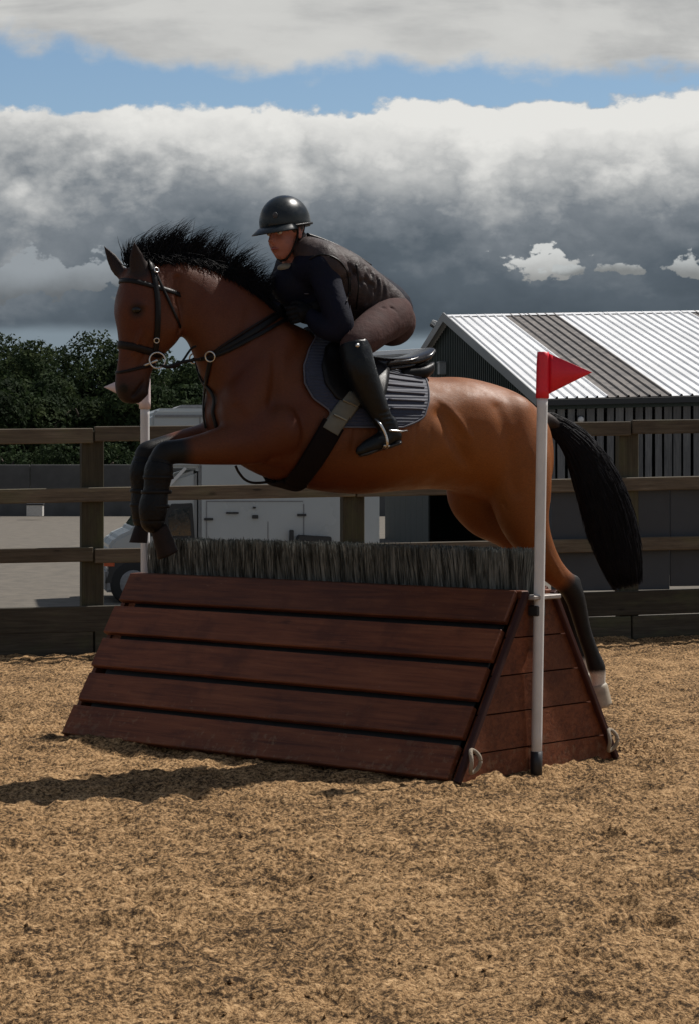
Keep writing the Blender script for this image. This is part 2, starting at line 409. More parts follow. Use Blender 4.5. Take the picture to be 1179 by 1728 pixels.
# kicked-up clods and fibre lumps
nc_ = 3600; cy = 5.2+9*rng.random(nc_)**1.3; cx = rng.uniform(-.19, .19, nc_)*cy
near = rng.random(nc_) < .12; cx = np.where(near, 1.32+rng.normal(0, .14, nc_), cx); cy = np.where(near, 10.9+rng.normal(0, .22, nc_), cy)
ju, jv = jump_uv(cx, cy); ok_ = ~((ju > -.02) & (ju < J_len+.05) & (np.abs(jv) < J_dep/2+.03)); cx, cy = cx[ok_], cy[ok_]
cz = sand_total(cx, cy); cs_ = rng.uniform(.0025, .0065, len(cx))*rng.choice([1, 1, 1.6], len(cx))
octv = np.array([(1, 0, 0), (-1, 0, 0), (0, 1, 0), (0, -1, 0), (0, 0, .8), (0, 0, -.8)]); octf = np.array([(0, 2, 4), (2, 1, 4), (1, 3, 4), (3, 0, 4), (2, 0, 5), (1, 2, 5), (3, 1, 5), (0, 3, 5)])
cv = np.stack([cx, cy, cz], 1)[:, None]+(octv[None]*rng.uniform(.6, 1.4, (len(cx), 6, 1))+rng.normal(0, .2, (len(cx), 6, 3)))*cs_[:, None, None]
clods = fast_mesh('sand_clods', cv.reshape(-1, 3), (octf[None]+np.arange(len(cx))[:, None, None]*6).reshape(-1, 3), M_sand, smooth=False)
tag(clods, 'loose crumbs of sand and fibre scattered over the riding surface', 'sand', kind='stuff')
M_yard = plain('yard_hardcore', (.106, .091, .072), .95, var=.25, scale=3, bump=.6, bscale=30)
YZ = -.65
yv = [(-400, 17, YZ), (400, 17, YZ), (400, 900, YZ), (-400, 900, YZ)]
tag(mesh_obj('yard_ground', yv, [(0, 1, 2, 3)], M_yard, smooth=False), 'pale hardcore yard beyond the arena fence', kind='structure')
# rough grass strip near the far wall
M_grass = plain('rough_grass', (.06, .075, .03), .95, var=.4, scale=5)

# ------------------------------------------------------------------ jump
jump = thing('brush_jump', (JC.x+jA.x*1.2, JC.y+jA.y*1.2, 0), 'dark red slatted wooden jump with sloping sides and grey brush on top', 'jump')
half_top = .10; base_h = J_dep/2
slope_v = Vector((jB.x*(base_h-half_top), jB.y*(base_h-half_top), JH))   # front face, up the slope
slen = slope_v.length; sdir = slope_v.normalized()
nrm = jA.cross(sdir); nrm = nrm if nrm.dot(Vector((0, -1, 0))) > 0 else -nrm
for k in range(5):
    w = .154; g = (slen-5*w)/4+.001
    cpos = k*(w+g)+w/2
    ln = J_len+[-.022, -.030, -.020, .000, -.012][k]
    c = JN + sdir*cpos + jA*(ln/2-.0) + nrm*(.018+[.002, 0, .003, 0, .001][k]) + jA*.012
    tilt = [.004, -.003, .005, .002, -.004][k]
    box('plank', jump, c, (ln, w+[.004, -.003, .002, -.002, .003][k], .034), M_red, xd=(jA+sdir*tilt*.3), zd=nrm, bevel=.004)
lin = JN + sdir*(slen*.5-.01) + jA*(J_len/2) - nrm*.03
box('gap_backing', jump, lin, (J_len-.12, slen-.06, .012), M_blackp, xd=jA, zd=nrm)  # black board added behind the plank gaps to stop light leaking through
# back face planks
sdirb = Vector((-jB.x*(base_h-half_top), -jB.y*(base_h-half_top), JH)).normalized(); nrb = (jA.cross(sdirb)); nrb = nrb if nrb.dot(jB) > 0 else -nrb
for k in range(5):
    c = JR + sdirb*(k*.184+.09) + jA*(J_len/2+.02) + nrb*.018
    box('plank', jump, c, (J_len, .186, .034), M_red, xd=jA, zd=nrb)
# end boards, cut to the trapezoid
def end_boards(org, out, seams):
    for i in range(len(seams)-1):
        z0, z1 = seams[i], seams[i+1]-.006
        hw = lambda z_: base_h-(base_h-half_top)*z_/JH-.004
        for sgn in ((-1, 1) if True else ()):
            a0, a1 = (.022, hw(z0)), (.022, hw(z1))
            pts = [(.022*sgn, z0), (hw(z0)*sgn, z0), (max(hw(z1), .03)*sgn, z1), (.022*sgn, z1)]
            jit = random.uniform(0, .004)
            vs = [org+jB*q+Vector((0, 0, zz))+out*(.012+jit) for q, zz in pts]+[org+jB*q+Vector((0, 0, zz))-out*.012 for q, zz in pts]
            fs = [(0, 1, 2, 3), (7, 6, 5, 4)]+[(i_, (i_+1) % 4+0, (i_+1) % 4+4, i_+4) for i_ in range(4)]
            o = mesh_obj('end_board', [tuple(v_) for v_ in vs], fs, M_red, jump, smooth=False)
            bm = bmesh.new(); bm.from_mesh(o.data); bmesh.ops.recalc_face_normals(bm, faces=bm.faces); bm.to_mesh(o.data); bm.free()
seams = [-.05, .11, .27, .43, .59, JH]
end_boards(JC, -jA, seams); end_boards(JC+jA*J_len, jA, seams)
for org, out in ((JC, -jA), (JC+jA*J_len, jA)):
    box('upright_batten', jump, org+Vector((0, 0, JH/2-.02))+out*(-.004), (.044, .02, JH+.03), M_redd, xd=jB, zd=(0, 0, 1))
    for s in ((-1, 1) if out.dot(jA) < 0 else (1,)):
        sv = Vector((-s*jB.x*(base_h-half_top), -s*jB.y*(base_h-half_top), JH))
        cc = org + jB*s*(base_h+half_top)/2 + Vector((0, 0, JH/2)) + out*.026 - jB*s*.006
        box('edge_trim', jump, cc+(nrm if s < 0 else nrb)*.01, (slen+.02, .028, .026), M_redd, xd=sv, zd=(nrm if s < 0 else nrb))
# top boards either side of the brush
for s in (-1, 1):
    box('top_rail', jump, JC+jA*(J_len/2)+jB*s*.085+Vector((0, 0, JH+.004)), (J_len+.02, .05, .034), M_red, xd=jA, zd=(0, 0, 1))
box('top_bracket', jump, JC-jA*.035+Vector((0, 0, JH-.008)), (.07, .2, .02), plain('zinc_bracket', (.3, .27, .25), .5, metal=.4), xd=jA, zd=(0, 0, 1))
# brush bristles
def prism_strands(roots, tips, r0, bend=None, seg=1, ntip=.25):
    """three sided tapered strands; roots/tips Nx3; bend Nx3 mid offset"""
    roots = np.asarray(roots); tips = np.asarray(tips); n = len(roots)
    r0 = np.broadcast_to(r0, (n,)); ts = np.linspace(0, 1, seg+1)
    T = tips-roots; T = T/(np.linalg.norm(T, axis=1)[:, None]+1e-9)
    a = np.cross(T, rng.normal(size=(n, 3))); a /= np.linalg.norm(a, axis=1)[:, None]; b = np.cross(T, a)
    rings = []
    for t_ in ts:
        c = roots*(1-t_)+tips*t_
        if bend is not None: c = c+bend*(4*t_*(1-t_))
        rr = (r0*(1-(1-ntip)*t_**1.5))[:, None]
        for k in range(3):
            an = k*2*math.pi/3; rings.append(c+rr*(a*math.cos(an)+b*math.sin(an)))
    Vv = np.stack(rings, 1)                 # n, 3*(seg+1), 3
    m_ = 3*(seg+1); q = []
    for s in range(seg):
        for k in range(3): q.append((s*3+k, s*3+(k+1) % 3, s*3+3+(k+1) % 3, s*3+3+k))
    q = np.array(q); off = (np.arange(n)*m_)[:, None, None]
    return Vv.reshape(-1, 3), (q[None]+off).reshape(-1, 4)
nb_ = 17000
u_ = rng.uniform(.05, J_len-.06, nb_); v_ = rng.normal(0, .035, nb_).clip(-.055, .055)
clump = vnoise(u_*28, v_*6+3)
roots = np.stack([JC.x+jA.x*u_+jB.x*v_, JC.y+jA.y*u_+jB.y*v_, np.full(nb_, JH-.03)], 1)
lean = vnoise(u_*9, v_*4+11)*.07+rng.normal(0, .012, nb_)
ht = .222+clump*.014+rng.normal(0, .006, nb_)-.02*np.clip((u_-2.2)*4, 0, 1)
tips = roots+np.stack([jA.x*lean+jB.x*v_*.5, jA.y*lean+jB.y*v_*.5, ht], 1)
bv, bf = prism_strands(roots, tips, .0019, seg=2, ntip=.6, bend=np.stack([lean*.15, lean*0, lean*0], 1))
m, t, p = new_mat('brush_bristle'); ge = t.node('ShaderNodeTexCoord')
kn = t.noise(t.mapping(ge.outputs['Object'], (34, 34, 1.2)), 1.0, 4, .7)
t.l.new(t.ramp(kn, [(.40, (.018, .020, .017)), (.5, (.100, .106, .096)), (.66, (.25, .255, .235))]), p.inputs['Base Color']); p.inputs['Roughness'].default_value = .8
br = fast_mesh('brush', bv, bf, m, jump, smooth=False); br['kind'] = 'stuff'
# rope handles
def rope_handle(qpos, zc):
    c = JC - jA*.045 + jB*qpos + Vector((0, 0, zc)); pts = []
    for k in range(17):
        a = 2*math.pi*k/16; pts.append(c + jB*(.030*math.cos(a)) + Vector((0, 0, .048*math.sin(a))) - jA*(.012*math.cos(a*2)+.01))
    v, f = tube(pts, [.009]*17, n=8, sub=2)
    mesh_obj('rope_handle', v, f, M_rope, jump)
rope_handle(-.50, .085); rope_handle(.50, .085)

def flag_pole(base, top_px_shift, label, fmat, out, tipdir, zs, gname):
    base = Vector(base); H = 2.20
    t_ = thing('flag_pole', base, label, 'flag pole', gname)
    lean = Vector(top_px_shift); P = lambda z_: base+Vector((0, 0, z_))+lean*(z_/H)
    v, f = tube([P(-.03), P(.7), P(1.4), P(zs-.02)], [.0235]*4, n=20, sub=3); mesh_obj('pole', v, f, M_white, t_)
    v, f = tube([P(-.03), P(.03), P(.085)], [.0262]*3, n=16, sub=1); mesh_obj('pole_socket', v, f, M_blackp, t_)
    # pole clip
    c = P(.70); box('pole_clip', t_, c-out*.012, (.055, .06, .045), M_blackp, xd=out, zd=(0, 0, 1))
    box('clip_bolt', t_, c-out*.05, (.06, .012, .012), M_metal, xd=out, zd=(0, 0, 1), bevel=.002)
    # flag: sleeve + triangular blade with thickness
    td = Vector(tipdir).normalized(); nn = td.cross(Vector((0, 0, 1)))
    v, f = tube([P(zs-.03), P(zs+.05), P(zs+.12), P(zs+.172)], [.0295, .029, .0285, .026], n=18, sub=2); fl = mesh_obj('flag_sleeve', v, f, fmat, t_)
    a = P(zs-.012)+td*.026; b_ = P(zs+.165)+td*.026; tip = P(zs+.082)+td*.215
    # lightly curved blade
    vs = []; fs = []; n_ = 10
    for side in (1, -1):
        for i in range(n_+1):
            q = i/n_; lo = a.lerp(tip, q); hi_ = b_.lerp(tip, q); wv = nn*(.010*math.sin(q*3.2))
            for k in range(3): vs.append(tuple(lo.lerp(hi_, k/2)+wv+nn*side*(.003-.0015*q)))
    half = 3*(n_+1)
    for i in range(n_):
        for k in range(2):
            p0 = i*3+k; fs.append((p0, p0+3, p0+4, p0+1)); fs.append((half+p0, half+p0+1, half+p0+4, half+p0+3))
    for i in range(n_):
        fs.append((i*3, half+i*3, half+i*3+3, i*3+3)); fs.append((i*3+2, i*3+5, half+i*3+5, half+i*3+2))
    fs.append((0, 1, half+1, half)); fs.append((1, 2, half+2, half+1))
    mesh_obj('flag_blade', vs, fs, fmat, t_)
    return t_
flag_pole((.815, 10.09, 0), (.036, 0, 0), 'white pole with pointed red flag at the near right end of the jump', M_redflag, -jA, (1, -.12, 0), 1.660, 'flag poles of the jump')
flag_pole((-1.045, 11.85, 0), (-.005, 0, 0), 'white pole with pale flag at the far left end of the jump behind the horse', M_whiteflag, jA, (-1, .1, 0), 1.655, 'flag poles of the jump')

# ------------------------------------------------------------------ arena fence
FL = Vector((-2.39, 15.78, 0)); FR = Vector((2.63, 17.34, 0)); fdir = (FR-FL).normalized(); fn = Vector((fdir.y, -fdir.x, 0))   # towards the arena/camera
def fz(zl, zr, q): return zl+(zr-zl)*q
flen = (FR-FL).length
fence = thing('arena_fence', FL+fdir*2.6, 'weathered brown post and rail timber fence with kick boards around the arena', 'fence')
def fpos(dist, z_, out=0): v_ = FL+fdir*dist+fn*out; v_.z = z_; return v_
post_d = [ -8.68-1.9, -6.8-1.9, -3.2-1.9+.0, -1.26, .64+.045, 2.60, 4.55, 6.5, 8.4, 10.3, 12.2]
# pixel fit of the three visible posts
def px_to_dist(px):
    k = (px-589.5)/F
    return (k*FL.y-FL.x)/(fdir.x-k*fdir.y)
pd = [px_to_dist(158), px_to_dist(598), px_to_dist(1062)]
st = (pd[2]-pd[0])/2
posts = [pd[0]-4*st, pd[0]-3*st, pd[0]-2*st, pd[0]-st, pd[0], pd[1], pd[2], pd[2]+st, pd[2]+2*st, pd[2]+3*st, pd[2]+4*st]
for dd in posts:
    q = dd/flen; box('post', fence, fpos(dd, (1.56+.07*q)/2-.2, -.055), (1.56+.07*q+.4, .155, .085), M_post, xd=(0, 0, 1), zd=fn, bevel=.006)
rails = [(1.532, 1.618, .105, .038, 'rail'), (1.118, 1.198, .100, .038, 'rail'), (.706, .742, .10, .038, 'rail'), (.262, .305, .180, .045, 'kick_board'), (.085, .125, .185, .045, 'kick_board')]
for ri, (zl, zr, w, th, nm_) in enumerate(rails):
    mt = M_kick if nm_ == 'kick_board' else M_rail
    for i in range(0, len(posts)-1):
        step = 2
        if (i+ri) % 2: continue
        a = posts[i]; b_ = posts[min(i+2, len(posts)-1)]
        mid = (a+b_)/2; q = mid/flen; z_ = fz(zl, zr, q)
        dz = (zr-zl)/flen
        box(nm_, fence, fpos(mid, z_+random.uniform(-.006, .006), .012+random.uniform(0, .004)), (b_-a-.012, w, th), mt, xd=(fdir+Vector((0, 0, dz+random.uniform(-.004, .004)))), zd=fn, bevel=.005)

M_fpanel = plain('grey_windbreak_panel', (.040, .047, .056), .8, var=.2, scale=1.5)
pa = px_to_dist(932)
for i in range(4):
    q = (pa+.95+i*1.92)/flen
    box('windbreak_panel', fence, fpos(pa+.475+i*.96, .72+.06*q, -.03-.004*(i%2)), (.952, .76, .02), M_fpanel, xd=fdir, zd=fn)
# ------------------------------------------------------------------ far wall, trees, shrubs
def W(px, py, d): return Vector(((px-589.5)*d/F, d, CAMH-(py-780)*d/F))
M_conc = plain('grey_concrete', (.075, .074, .073), .9, var=.3, scale=.7, bump=.2, bscale=8)
fw = thing('yard_wall', W(100, 868, 86), 'low grey concrete panel wall across the far side of the yard', 'wall')
for i in range(16):
    px0 = -420+i*2.1*45; px1 = px0+2.07*45
    c = W((px0+px1)/2, 826, 86); c.z = YZ+.96+random.uniform(-.02, .02)
    box('panel', fw, c, (2.06, .16, 1.93), M_conc, bevel=.02)
bx = thing('feed_bin', W(60, 862, 80), 'small pale box standing by the far yard wall', 'box')
box('bin_body', bx, W(60, 864, 80)+Vector((0, 0, .05)), (.55, .4, .38), plain('pale_box', (.5, .48, .45), .7)); box('bin_lid', bx, W(60, 864, 80)+Vector((0, 0, .27)), (.6, .45, .05), M_blackp)

m, t, p = new_mat('leaf'); oi = t.node('ShaderNodeObjectInfo'); tc = t.node('ShaderNodeTexCoord')
nl_ = t.noise(tc.outputs['Object'], .8, 4, .7); lf = t.ramp(nl_, [(.35, (.011, .019, .009)), (.52, (.026, .041, .017)), (.68, (.058, .075, .028))])
rv = t.m('ADD', .7, t.m('MULTIPLY', oi.outputs['Random'], .6)); t.l.new(t.mix(1.0, lf, t.comb(rv, rv, rv), 'MULTIPLY'), p.inputs['Base Color'])
p.inputs['Roughness'].default_value = .8; p.inputs['Specular IOR Level'].default_value = .08
tr = t.node('ShaderNodeBsdfTranslucent'); t.l.new(lf, tr.inputs[0]); ms = t.node('ShaderNodeMixShader'); ms.inputs[0].default_value = .3
t.l.new(p.outputs[0], ms.inputs[1]); t.l.new(tr.outputs[0], ms.inputs[2]); t.l.new(ms.outputs[0], m.node_tree.nodes['Material Output'].inputs[0])
M_leaf = m; M_bark = plain('bark', (.07, .055, .04), .95, bump=.5, bscale=12)
def crown_mesh(name, c, rx, rz, nleaf, size, parent, lumps=9, low=.0):
    c = np.array(tuple(c)); L = []
    for k in range(lumps):
        a = random.uniform(0, 6.28); e = random.uniform(-.7, 1.1); rr = random.uniform(.35, .72)
        L.append((c+np.array([math.cos(a)*math.cos(e)*rx*rr, math.sin(a)*math.cos(e)*rx*rr, math.sin(e)*rz*rr*.95]), random.uniform(.28, .5)))
    L.append((c, .62))
    per = np.array([l[1]**2 for l in L]); per = per/per.sum()
    which = rng.choice(len(L), nleaf, p=per)
    cen = np.array([l[0] for l in L])[which]; rad = np.array([l[1] for l in L])[which]
    d = rng.normal(size=(nleaf, 3)); d /= np.linalg.norm(d, axis=1)[:, None]
    rr = rng.uniform(.72, 1.06, nleaf)**.8
    cl_ = 1+.28*vnoise(d[:, 0]*3+which*3.1, d[:, 1]*3+d[:, 2]*4)
    pos = cen+d*(rad*rr*cl_)[:, None]*np.array([rx, rx, rz])
    nrm_ = d+rng.normal(0, .6, (nleaf, 3)); nrm_ /= np.linalg.norm(nrm_, axis=1)[:, None]
    a = np.cross(nrm_, rng.normal(size=(nleaf, 3))); a /= np.linalg.norm(a, axis=1)[:, None]; b_ = np.cross(nrm_, a)
    s = (size*rng.uniform(.6, 1.3, nleaf))[:, None]
    v = np.stack([pos-a*s, pos-b_*s*.55, pos+a*s, pos+b_*s*.55], 1).reshape(-1, 3)
    return fast_mesh(name, v, np.arange(nleaf*4).reshape(-1, 4), M_leaf, parent, smooth=False)
def tree(px, topy, d, rx, label, group='trees beyond the yard', nleaf=17000, catn='tree', name='broadleaf_tree', size=.11):
    top = W(px, topy-(16 if d > 90 else 0), d); base = Vector((top.x, d, YZ)); H = top.z-YZ
    t_ = thing(name, base, label, catn, group); rz = H*.46
    cc = base+Vector((0, 0, H-rz*1.0))
    crown_mesh('crown', cc, rx, rz, nleaf, size, t_)
    limbs = [tube([base+Vector((0, 0, -.2)), base+Vector((.1, 0, H*.3)), base+Vector((.05, .1, H*.7))], [.24, .18, .07], n=8, sub=3)]
    for k in range(6):
        a = k*1.05+random.uniform(0, .5); z0 = H*random.uniform(.22, .5)
        limbs.append(tube([base+Vector((.05, 0, z0)), base+Vector((math.cos(a)*rx*.3, math.sin(a)*rx*.3, z0+H*.14)), base+Vector((math.cos(a)*rx*.6, math.sin(a)*rx*.6, z0+H*.26))], [.1, .07, .03], n=6, sub=2))
    v, f = join(limbs); mesh_obj('trunk', v, f, M_bark, t_)
    return t_
T = [(-170, 590, 112, 3.6, 'dark broadleaf tree just beyond the left edge of the wood'), (-60, 566, 118, 3.8, 'broad dark tree at the left edge of the picture'),
     (25, 572, 108, 2.9, 'dark green tree left of the tallest tree'), (95, 551, 116, 3.3, 'tallest broadleaf tree, its top left of the horse head'),
     (165, 570, 110, 2.8, 'green tree showing between the tallest tree and the horse face'), (235, 568, 118, 3.2, 'tree standing behind the horse head'),
     (300, 598, 112, 2.6, 'pale green tree seen under the horse throat'), (370, 585, 120, 3.2, 'tall tree mostly hidden by the horse neck, its edge showing in the throat gap'),
     (60, 640, 98, 2.5, 'lower tree in front of the tallest tree'), (-20, 650, 97, 2.5, 'low dark tree at the left picture edge in front of the wood'),
     (150, 650, 99, 2.3, 'lower tree in front of the wood beside the horse muzzle'), (225, 660, 98, 2.3, 'low tree directly behind the pale flag'), (310, 650, 98, 2.2, 'low bushy tree in the gap between reins and chest')]
for a in T: tree(*a)
for i, (px, ty, rx) in enumerate(((20, 738, 1.5), (90, 742, 1.5), (165, 736, 1.5), (222, 738, 1.3), (-50, 738, 1.6), (285, 742, 1.4))):
    lab = ['shrub seen under the top rail at the left', 'shrub under the top rail left of the fence post', 'shrub behind the left fence post', 'shrub right of the left fence post', 'shrub at the left picture edge', 'shrub behind the white horsebox cab'][i]
    tree(px, ty, 88.5, rx, lab, 'shrubs along the far wall', 2500, 'shrub', 'shrub', .08)

# ------------------------------------------------------------------ barn
BD = Vector((math.cos(R(8)), math.sin(R(8)), 0)); BG = Vector((-math.sin(R(8)), math.cos(R(8)), 0))  # long axis to the right; gable running away
BC = Vector((3.57, 42, 0)); EV = 2.56; S = 9.32; RZ = 4.60; BLEN = 14
barn = thing('barn', BC+BD*3, 'low dark green barn with a bright ribbed metal roof and grey boarded side', 'barn')
def BP(a, g, z_): v_ = BC+BD*a+BG*g; v_.z = z_+(.026*a if z_ > .3 else 0); return v_
BDT = BD+Vector((0, 0, .026))
M_roofw = plain('galvanised_roof', (.80, .80, .80), .40, metal=.0, var=.04, scale=1.2, spec=.5)
M_roofd = plain('fibreglass_rooflight', (.14, .122, .108), .55, var=.3, scale=3)
M_green = plain('green_cladding', (.018, .028, .023), .6, var=.15, scale=2)
M_dgreen = plain('green_trim', (.03, .045, .038), .6)
M_flash = plain('verge_flashing', (.26, .265, .265), .55)
def sheet(name, a0, a1, mat, g0, z0, g1, z1, pitch=.19):
    n_ = max(1, round((a1-a0)/pitch)); prof = []
    for i in range(n_):
        b_ = a0+(a1-a0)*i/n_; w_ = (a1-a0)/n_
        prof += [(b_, 0), (b_+w_*.74, 0), (b_+w_*.80, .034), (b_+w_*.94, .034)]
    prof.append((a1, 0)); vs = []; sl_ = Vector((0, 0, 1))
    up = (BP(0, g1, z1)-BP(0, g0, z0)).cross(BD).normalized(); up = up if up.z > 0 else -up
    for (g_, z_) in ((g0, z0), (g1, z1)):
        for (a, h_) in prof: vs.append(tuple(BP(a, g_, z_)+up*h_))
    m_ = len(prof)
    for (g_, z_) in ((g0, z0), (g1, z1)):
        for (a, h_) in prof: vs.append(tuple(BP(a, g_, z_)+up*(h_-.004)))
    fs = [(i, i+1, m_+i+1, m_+i) for i in range(m_-1)]+[(2*m_+i, 3*m_+i, 3*m_+i+1, 2*m_+i+1) for i in range(m_-1)]
    fs += [(i, 2*m_+i, 2*m_+i+1, i+1) for i in range(m_-1)]
    return mesh_obj(name, vs, fs, mat, barn, smooth=False)
def ridge_a(px):   # distance along the ridge seen at photo column px
    k = (px-589.5)/F; p0 = BP(0, S, 0); return (k*p0.y-p0.x)/(BD.x-k*BD.y)
cuts = [-.18, ridge_a(847), ridge_a(935)]
a_ = cuts[2]; c3 = ridge_a(1159)
cuts += [a_+(c3-a_)/3, a_+2*(c3-a_)/3, c3, c3+1.1]
while cuts[-1] < BLEN: cuts.append(cuts[-1]+1.1)
for i in range(len(cuts)-1):
    dark = i in (1, 5, 9)
    sheet('rooflight_sheet' if dark else 'roof_sheet', cuts[i], cuts[i+1]-.004, M_roofd if dark else M_roofw, -.14, EV-.055, S, RZ)
    sheet('roof_sheet', cuts[i], cuts[i+1]-.004, M_roofw, 2*S+.14, EV-.055, S, RZ)
# ridge cap pieces
for i in range(int(BLEN/.9)):
    a0 = -.18+i*.9
    for sg in (-1, 1):
        o = box('ridge_cap', barn, (BP(a0+.45, S, RZ+.035)+BG*sg*.10-Vector((0, 0, .035))), (.88, .22, .012), M_roofw, xd=BDT, zd=(Vector((0, 0, 1))+BG*sg*.22), bevel=.003)
# verge flashing on gable
for sg, g0 in ((1, -.14), (-1, 2*S+.14)):
    a, b_ = BP(-.2, g0, EV-.08), BP(-.2, S, RZ-.02)
    box('verge_flashing', barn, (a+b_)/2, ((b_-a).length, .03, .20), M_flash, xd=(b_-a), zd=(b_-a).cross(BD), bevel=.004)
# gutter & fascia
box('gutter', barn, BP(BLEN/2, -.2, EV-.13), (BLEN+.3, .12, .11), M_blackp, xd=BDT)
box('fascia', barn, BP(BLEN/2, -.05, EV-.16), (BLEN, .06, .18), M_dgreen, xd=BDT)
# gable cladding: vertical ribbed sheets cut to the slope, with a doorway
def gz(g_): return EV+(RZ-EV)*(1-abs(g_-S)/S)-.06
ng = 90; door0, door1 = 4.87, 18.4
gw = 2*S/ng
def gable_strips(i0, i1, nm_):
    vs = []; fs = []
    for i in range(i0, i1):
        g0 = i*gw; mid = g0+gw/2
        for (ga, gb, off) in ((g0, g0+gw*.62, 0), (g0+gw*.62, g0+gw, .03)):
            zb = YZ if not (door0 < mid < door1) else 1.3
            q = len(vs)
            for (g_, z_) in ((ga, zb), (gb, zb), (gb, gz(gb)), (ga, gz(ga))):
                vs.append(tuple(BP(-off, g_, z_)))
            for (g_, z_) in ((ga, zb), (gb, zb), (gb, gz(gb)), (ga, gz(ga))):
                vs.append(tuple(BP(.03, g_, z_)))
            fs += [(q, q+3, q+2, q+1), (q+4, q+5, q+6, q+7), (q, q+4, q+7, q+3), (q+1, q+2, q+6, q+5), (q+3, q+7, q+6, q+2), (q, q+1, q+5, q+4)]
    mesh_obj(nm_, vs, fs, M_green, barn, smooth=False)
for k in range(0, ng, 5): gable_strips(k, min(k+5, ng), 'gable_sheet')
# sliding door and dark interior behind
M_doorg = plain('grey_green_door', (.045, .052, .048), .7, var=.2, scale=3)
nd = 8
for i in range(nd):
    g_ = 18.1-i*.82; box('door_board', barn, BP(-.06, g_, .30), (.81, .04, 1.9), M_doorg, xd=BG)
back = [tuple(BP(BLEN, 0, YZ)), tuple(BP(BLEN, 2*S, YZ)), tuple(BP(BLEN, 2*S, EV)), tuple(BP(BLEN, S, RZ-.06)), tuple(BP(BLEN, 0, EV))]
mesh_obj('back_gable', back, [(0, 1, 2, 3, 4)], M_green, barn, smooth=False)
box('rear_wall', barn, BP(BLEN/2, 2*S-.02, (YZ+EV)/2-.03), (BLEN, .1, EV-YZ+.1), M_green, xd=BDT)
# long side: spaced boards over concrete panels
for i in range(int(BLEN/.182)):
    a = .09+i*.182; ht_ = 1.72+random.uniform(-.03, .03)
    box('cladding_board', barn, BP(a+random.uniform(-.008, .008), -.04, EV-.2-ht_/2), (ht_, .138+random.choice([0, .008, -.012]), .03), M_board, xd=(Vector((0, 0, 1))+BD*random.uniform(-.004, .004)), zd=BG*-1)
M_panel = plain('grey_panel', (.06, .068, .076), .85, var=.15, scale=1.2)
for i in range(6):
    for j in range(2):
        box('wall_panel', barn, BP(1.2+i*2.4, .03, YZ+.35+j*.72), (2.37, .10, .70), M_panel, xd=BD, bevel=.01)
for i in range(7): box('stanchion', barn, BP(i*2.4+.02, .16, (YZ+EV)/2), (.15, .15, EV-YZ-.15), M_dgreen, xd=BD)
for zz in (EV-1.85,): box('side_rail', barn, BP(BLEN/2, .02, zz), (BLEN, .06, .12), M_board, xd=BDT)
lv = BP(.62, -.12, EV-.45); v, f = ball(lv, (.06, .06, .06)); lm_ = thing('bulkhead_lamp', lv, 'small round white lamp on the barn boards under the eave', 'lamp')
mesh_obj('lamp_bowl', v, f, M_white, lm_); box('lamp_base', lm_, lv+BG*.06, (.12, .05, .14), M_blackp, xd=BD)
al = thing('alarm_box', W(750, 622, 51.9), 'pale square box mounted on the green barn gable', 'box')
pb = W(750, 622, 51.95); box('box_body', al, pb, (.26, .3, .26), plain('pale_grey_box', (.34, .34, .33), .6), xd=BG); box('box_cover', al, pb+Vector((0, 0, .14)), (.29, .33, .03), M_flash, xd=BG)
fl_ = thing('floodlight', W(733, 550, 52.6), 'grey floodlight on a bent arm at the left roof slope of the barn', 'floodlight')
v, f = tube([W(752, 562, 52.6), W(742, 556, 52.6), W(738, 545, 52.6), W(728, 541, 52.6)], [.025]*4, n=8); mesh_obj('arm', v, f, M_flash, fl_)
box('lamp_head', fl_, W(732, 548, 52.5), (.2, .16, .10), M_flash, xd=(.8, 0, -.5)); box('lamp_glass', fl_, W(730, 551, 52.4), (.16, .12, .06), M_blackp, xd=(.8, 0, -.5))
# lower neighbouring roof to the left
sh = thing('field_shelter', W(700, 600, 47), 'low shed with pale roof just left of the barn behind the saddle', 'shed')
box('roof', sh, W(650, 600, 47), (1.6, 2.4, .09), M_roofw, xd=(1, 0, .06)); box('wall', sh, W(650, 640, 47)+Vector((0, .3, -.55)), (1.45, 2.0, 1.9), M_green)
box('roof_edge', sh, W(650, 609, 47)-Vector((0, 1.25, 0)), (1.6, .06, .10), M_flash, xd=(1, 0, .06))

# ------------------------------------------------------------------ horsebox
VD = 33.0
van = thing('horsebox', W(420, 1012, VD), 'white horsebox lorry with overhanging cab roof parked behind the fence', 'horsebox')
M_van = plain('white_van_paint', (.40, .42, .425), .3, var=.04, scale=1, coat=.3)
M_vgrey = plain('van_grey_trim', (.20, .20, .205), .5); M_glass = plain('dark_glass', (.02, .028, .032), .06, spec=1); M_tyre = plain('tyre_rubber', (.018, .018, .018), .85)
vyaw = R(9); vx = Vector((math.cos(vyaw), math.sin(vyaw), 0)); vy = Vector((-math.sin(vyaw), math.cos(vyaw), 0))   # front of van is towards -vx, nearer the camera
vo = W(420, 1012, VD); vo.z = 0
def vp(px, py, dep):
    k = (px-589.5)/F; s = (k*vo.y-vo.x)/(vx.x-k*vx.y); q = vo+vx*s; d = q.y
    q = q+vy*dep; q.z = CAMH-(py-780)*d/F; return q
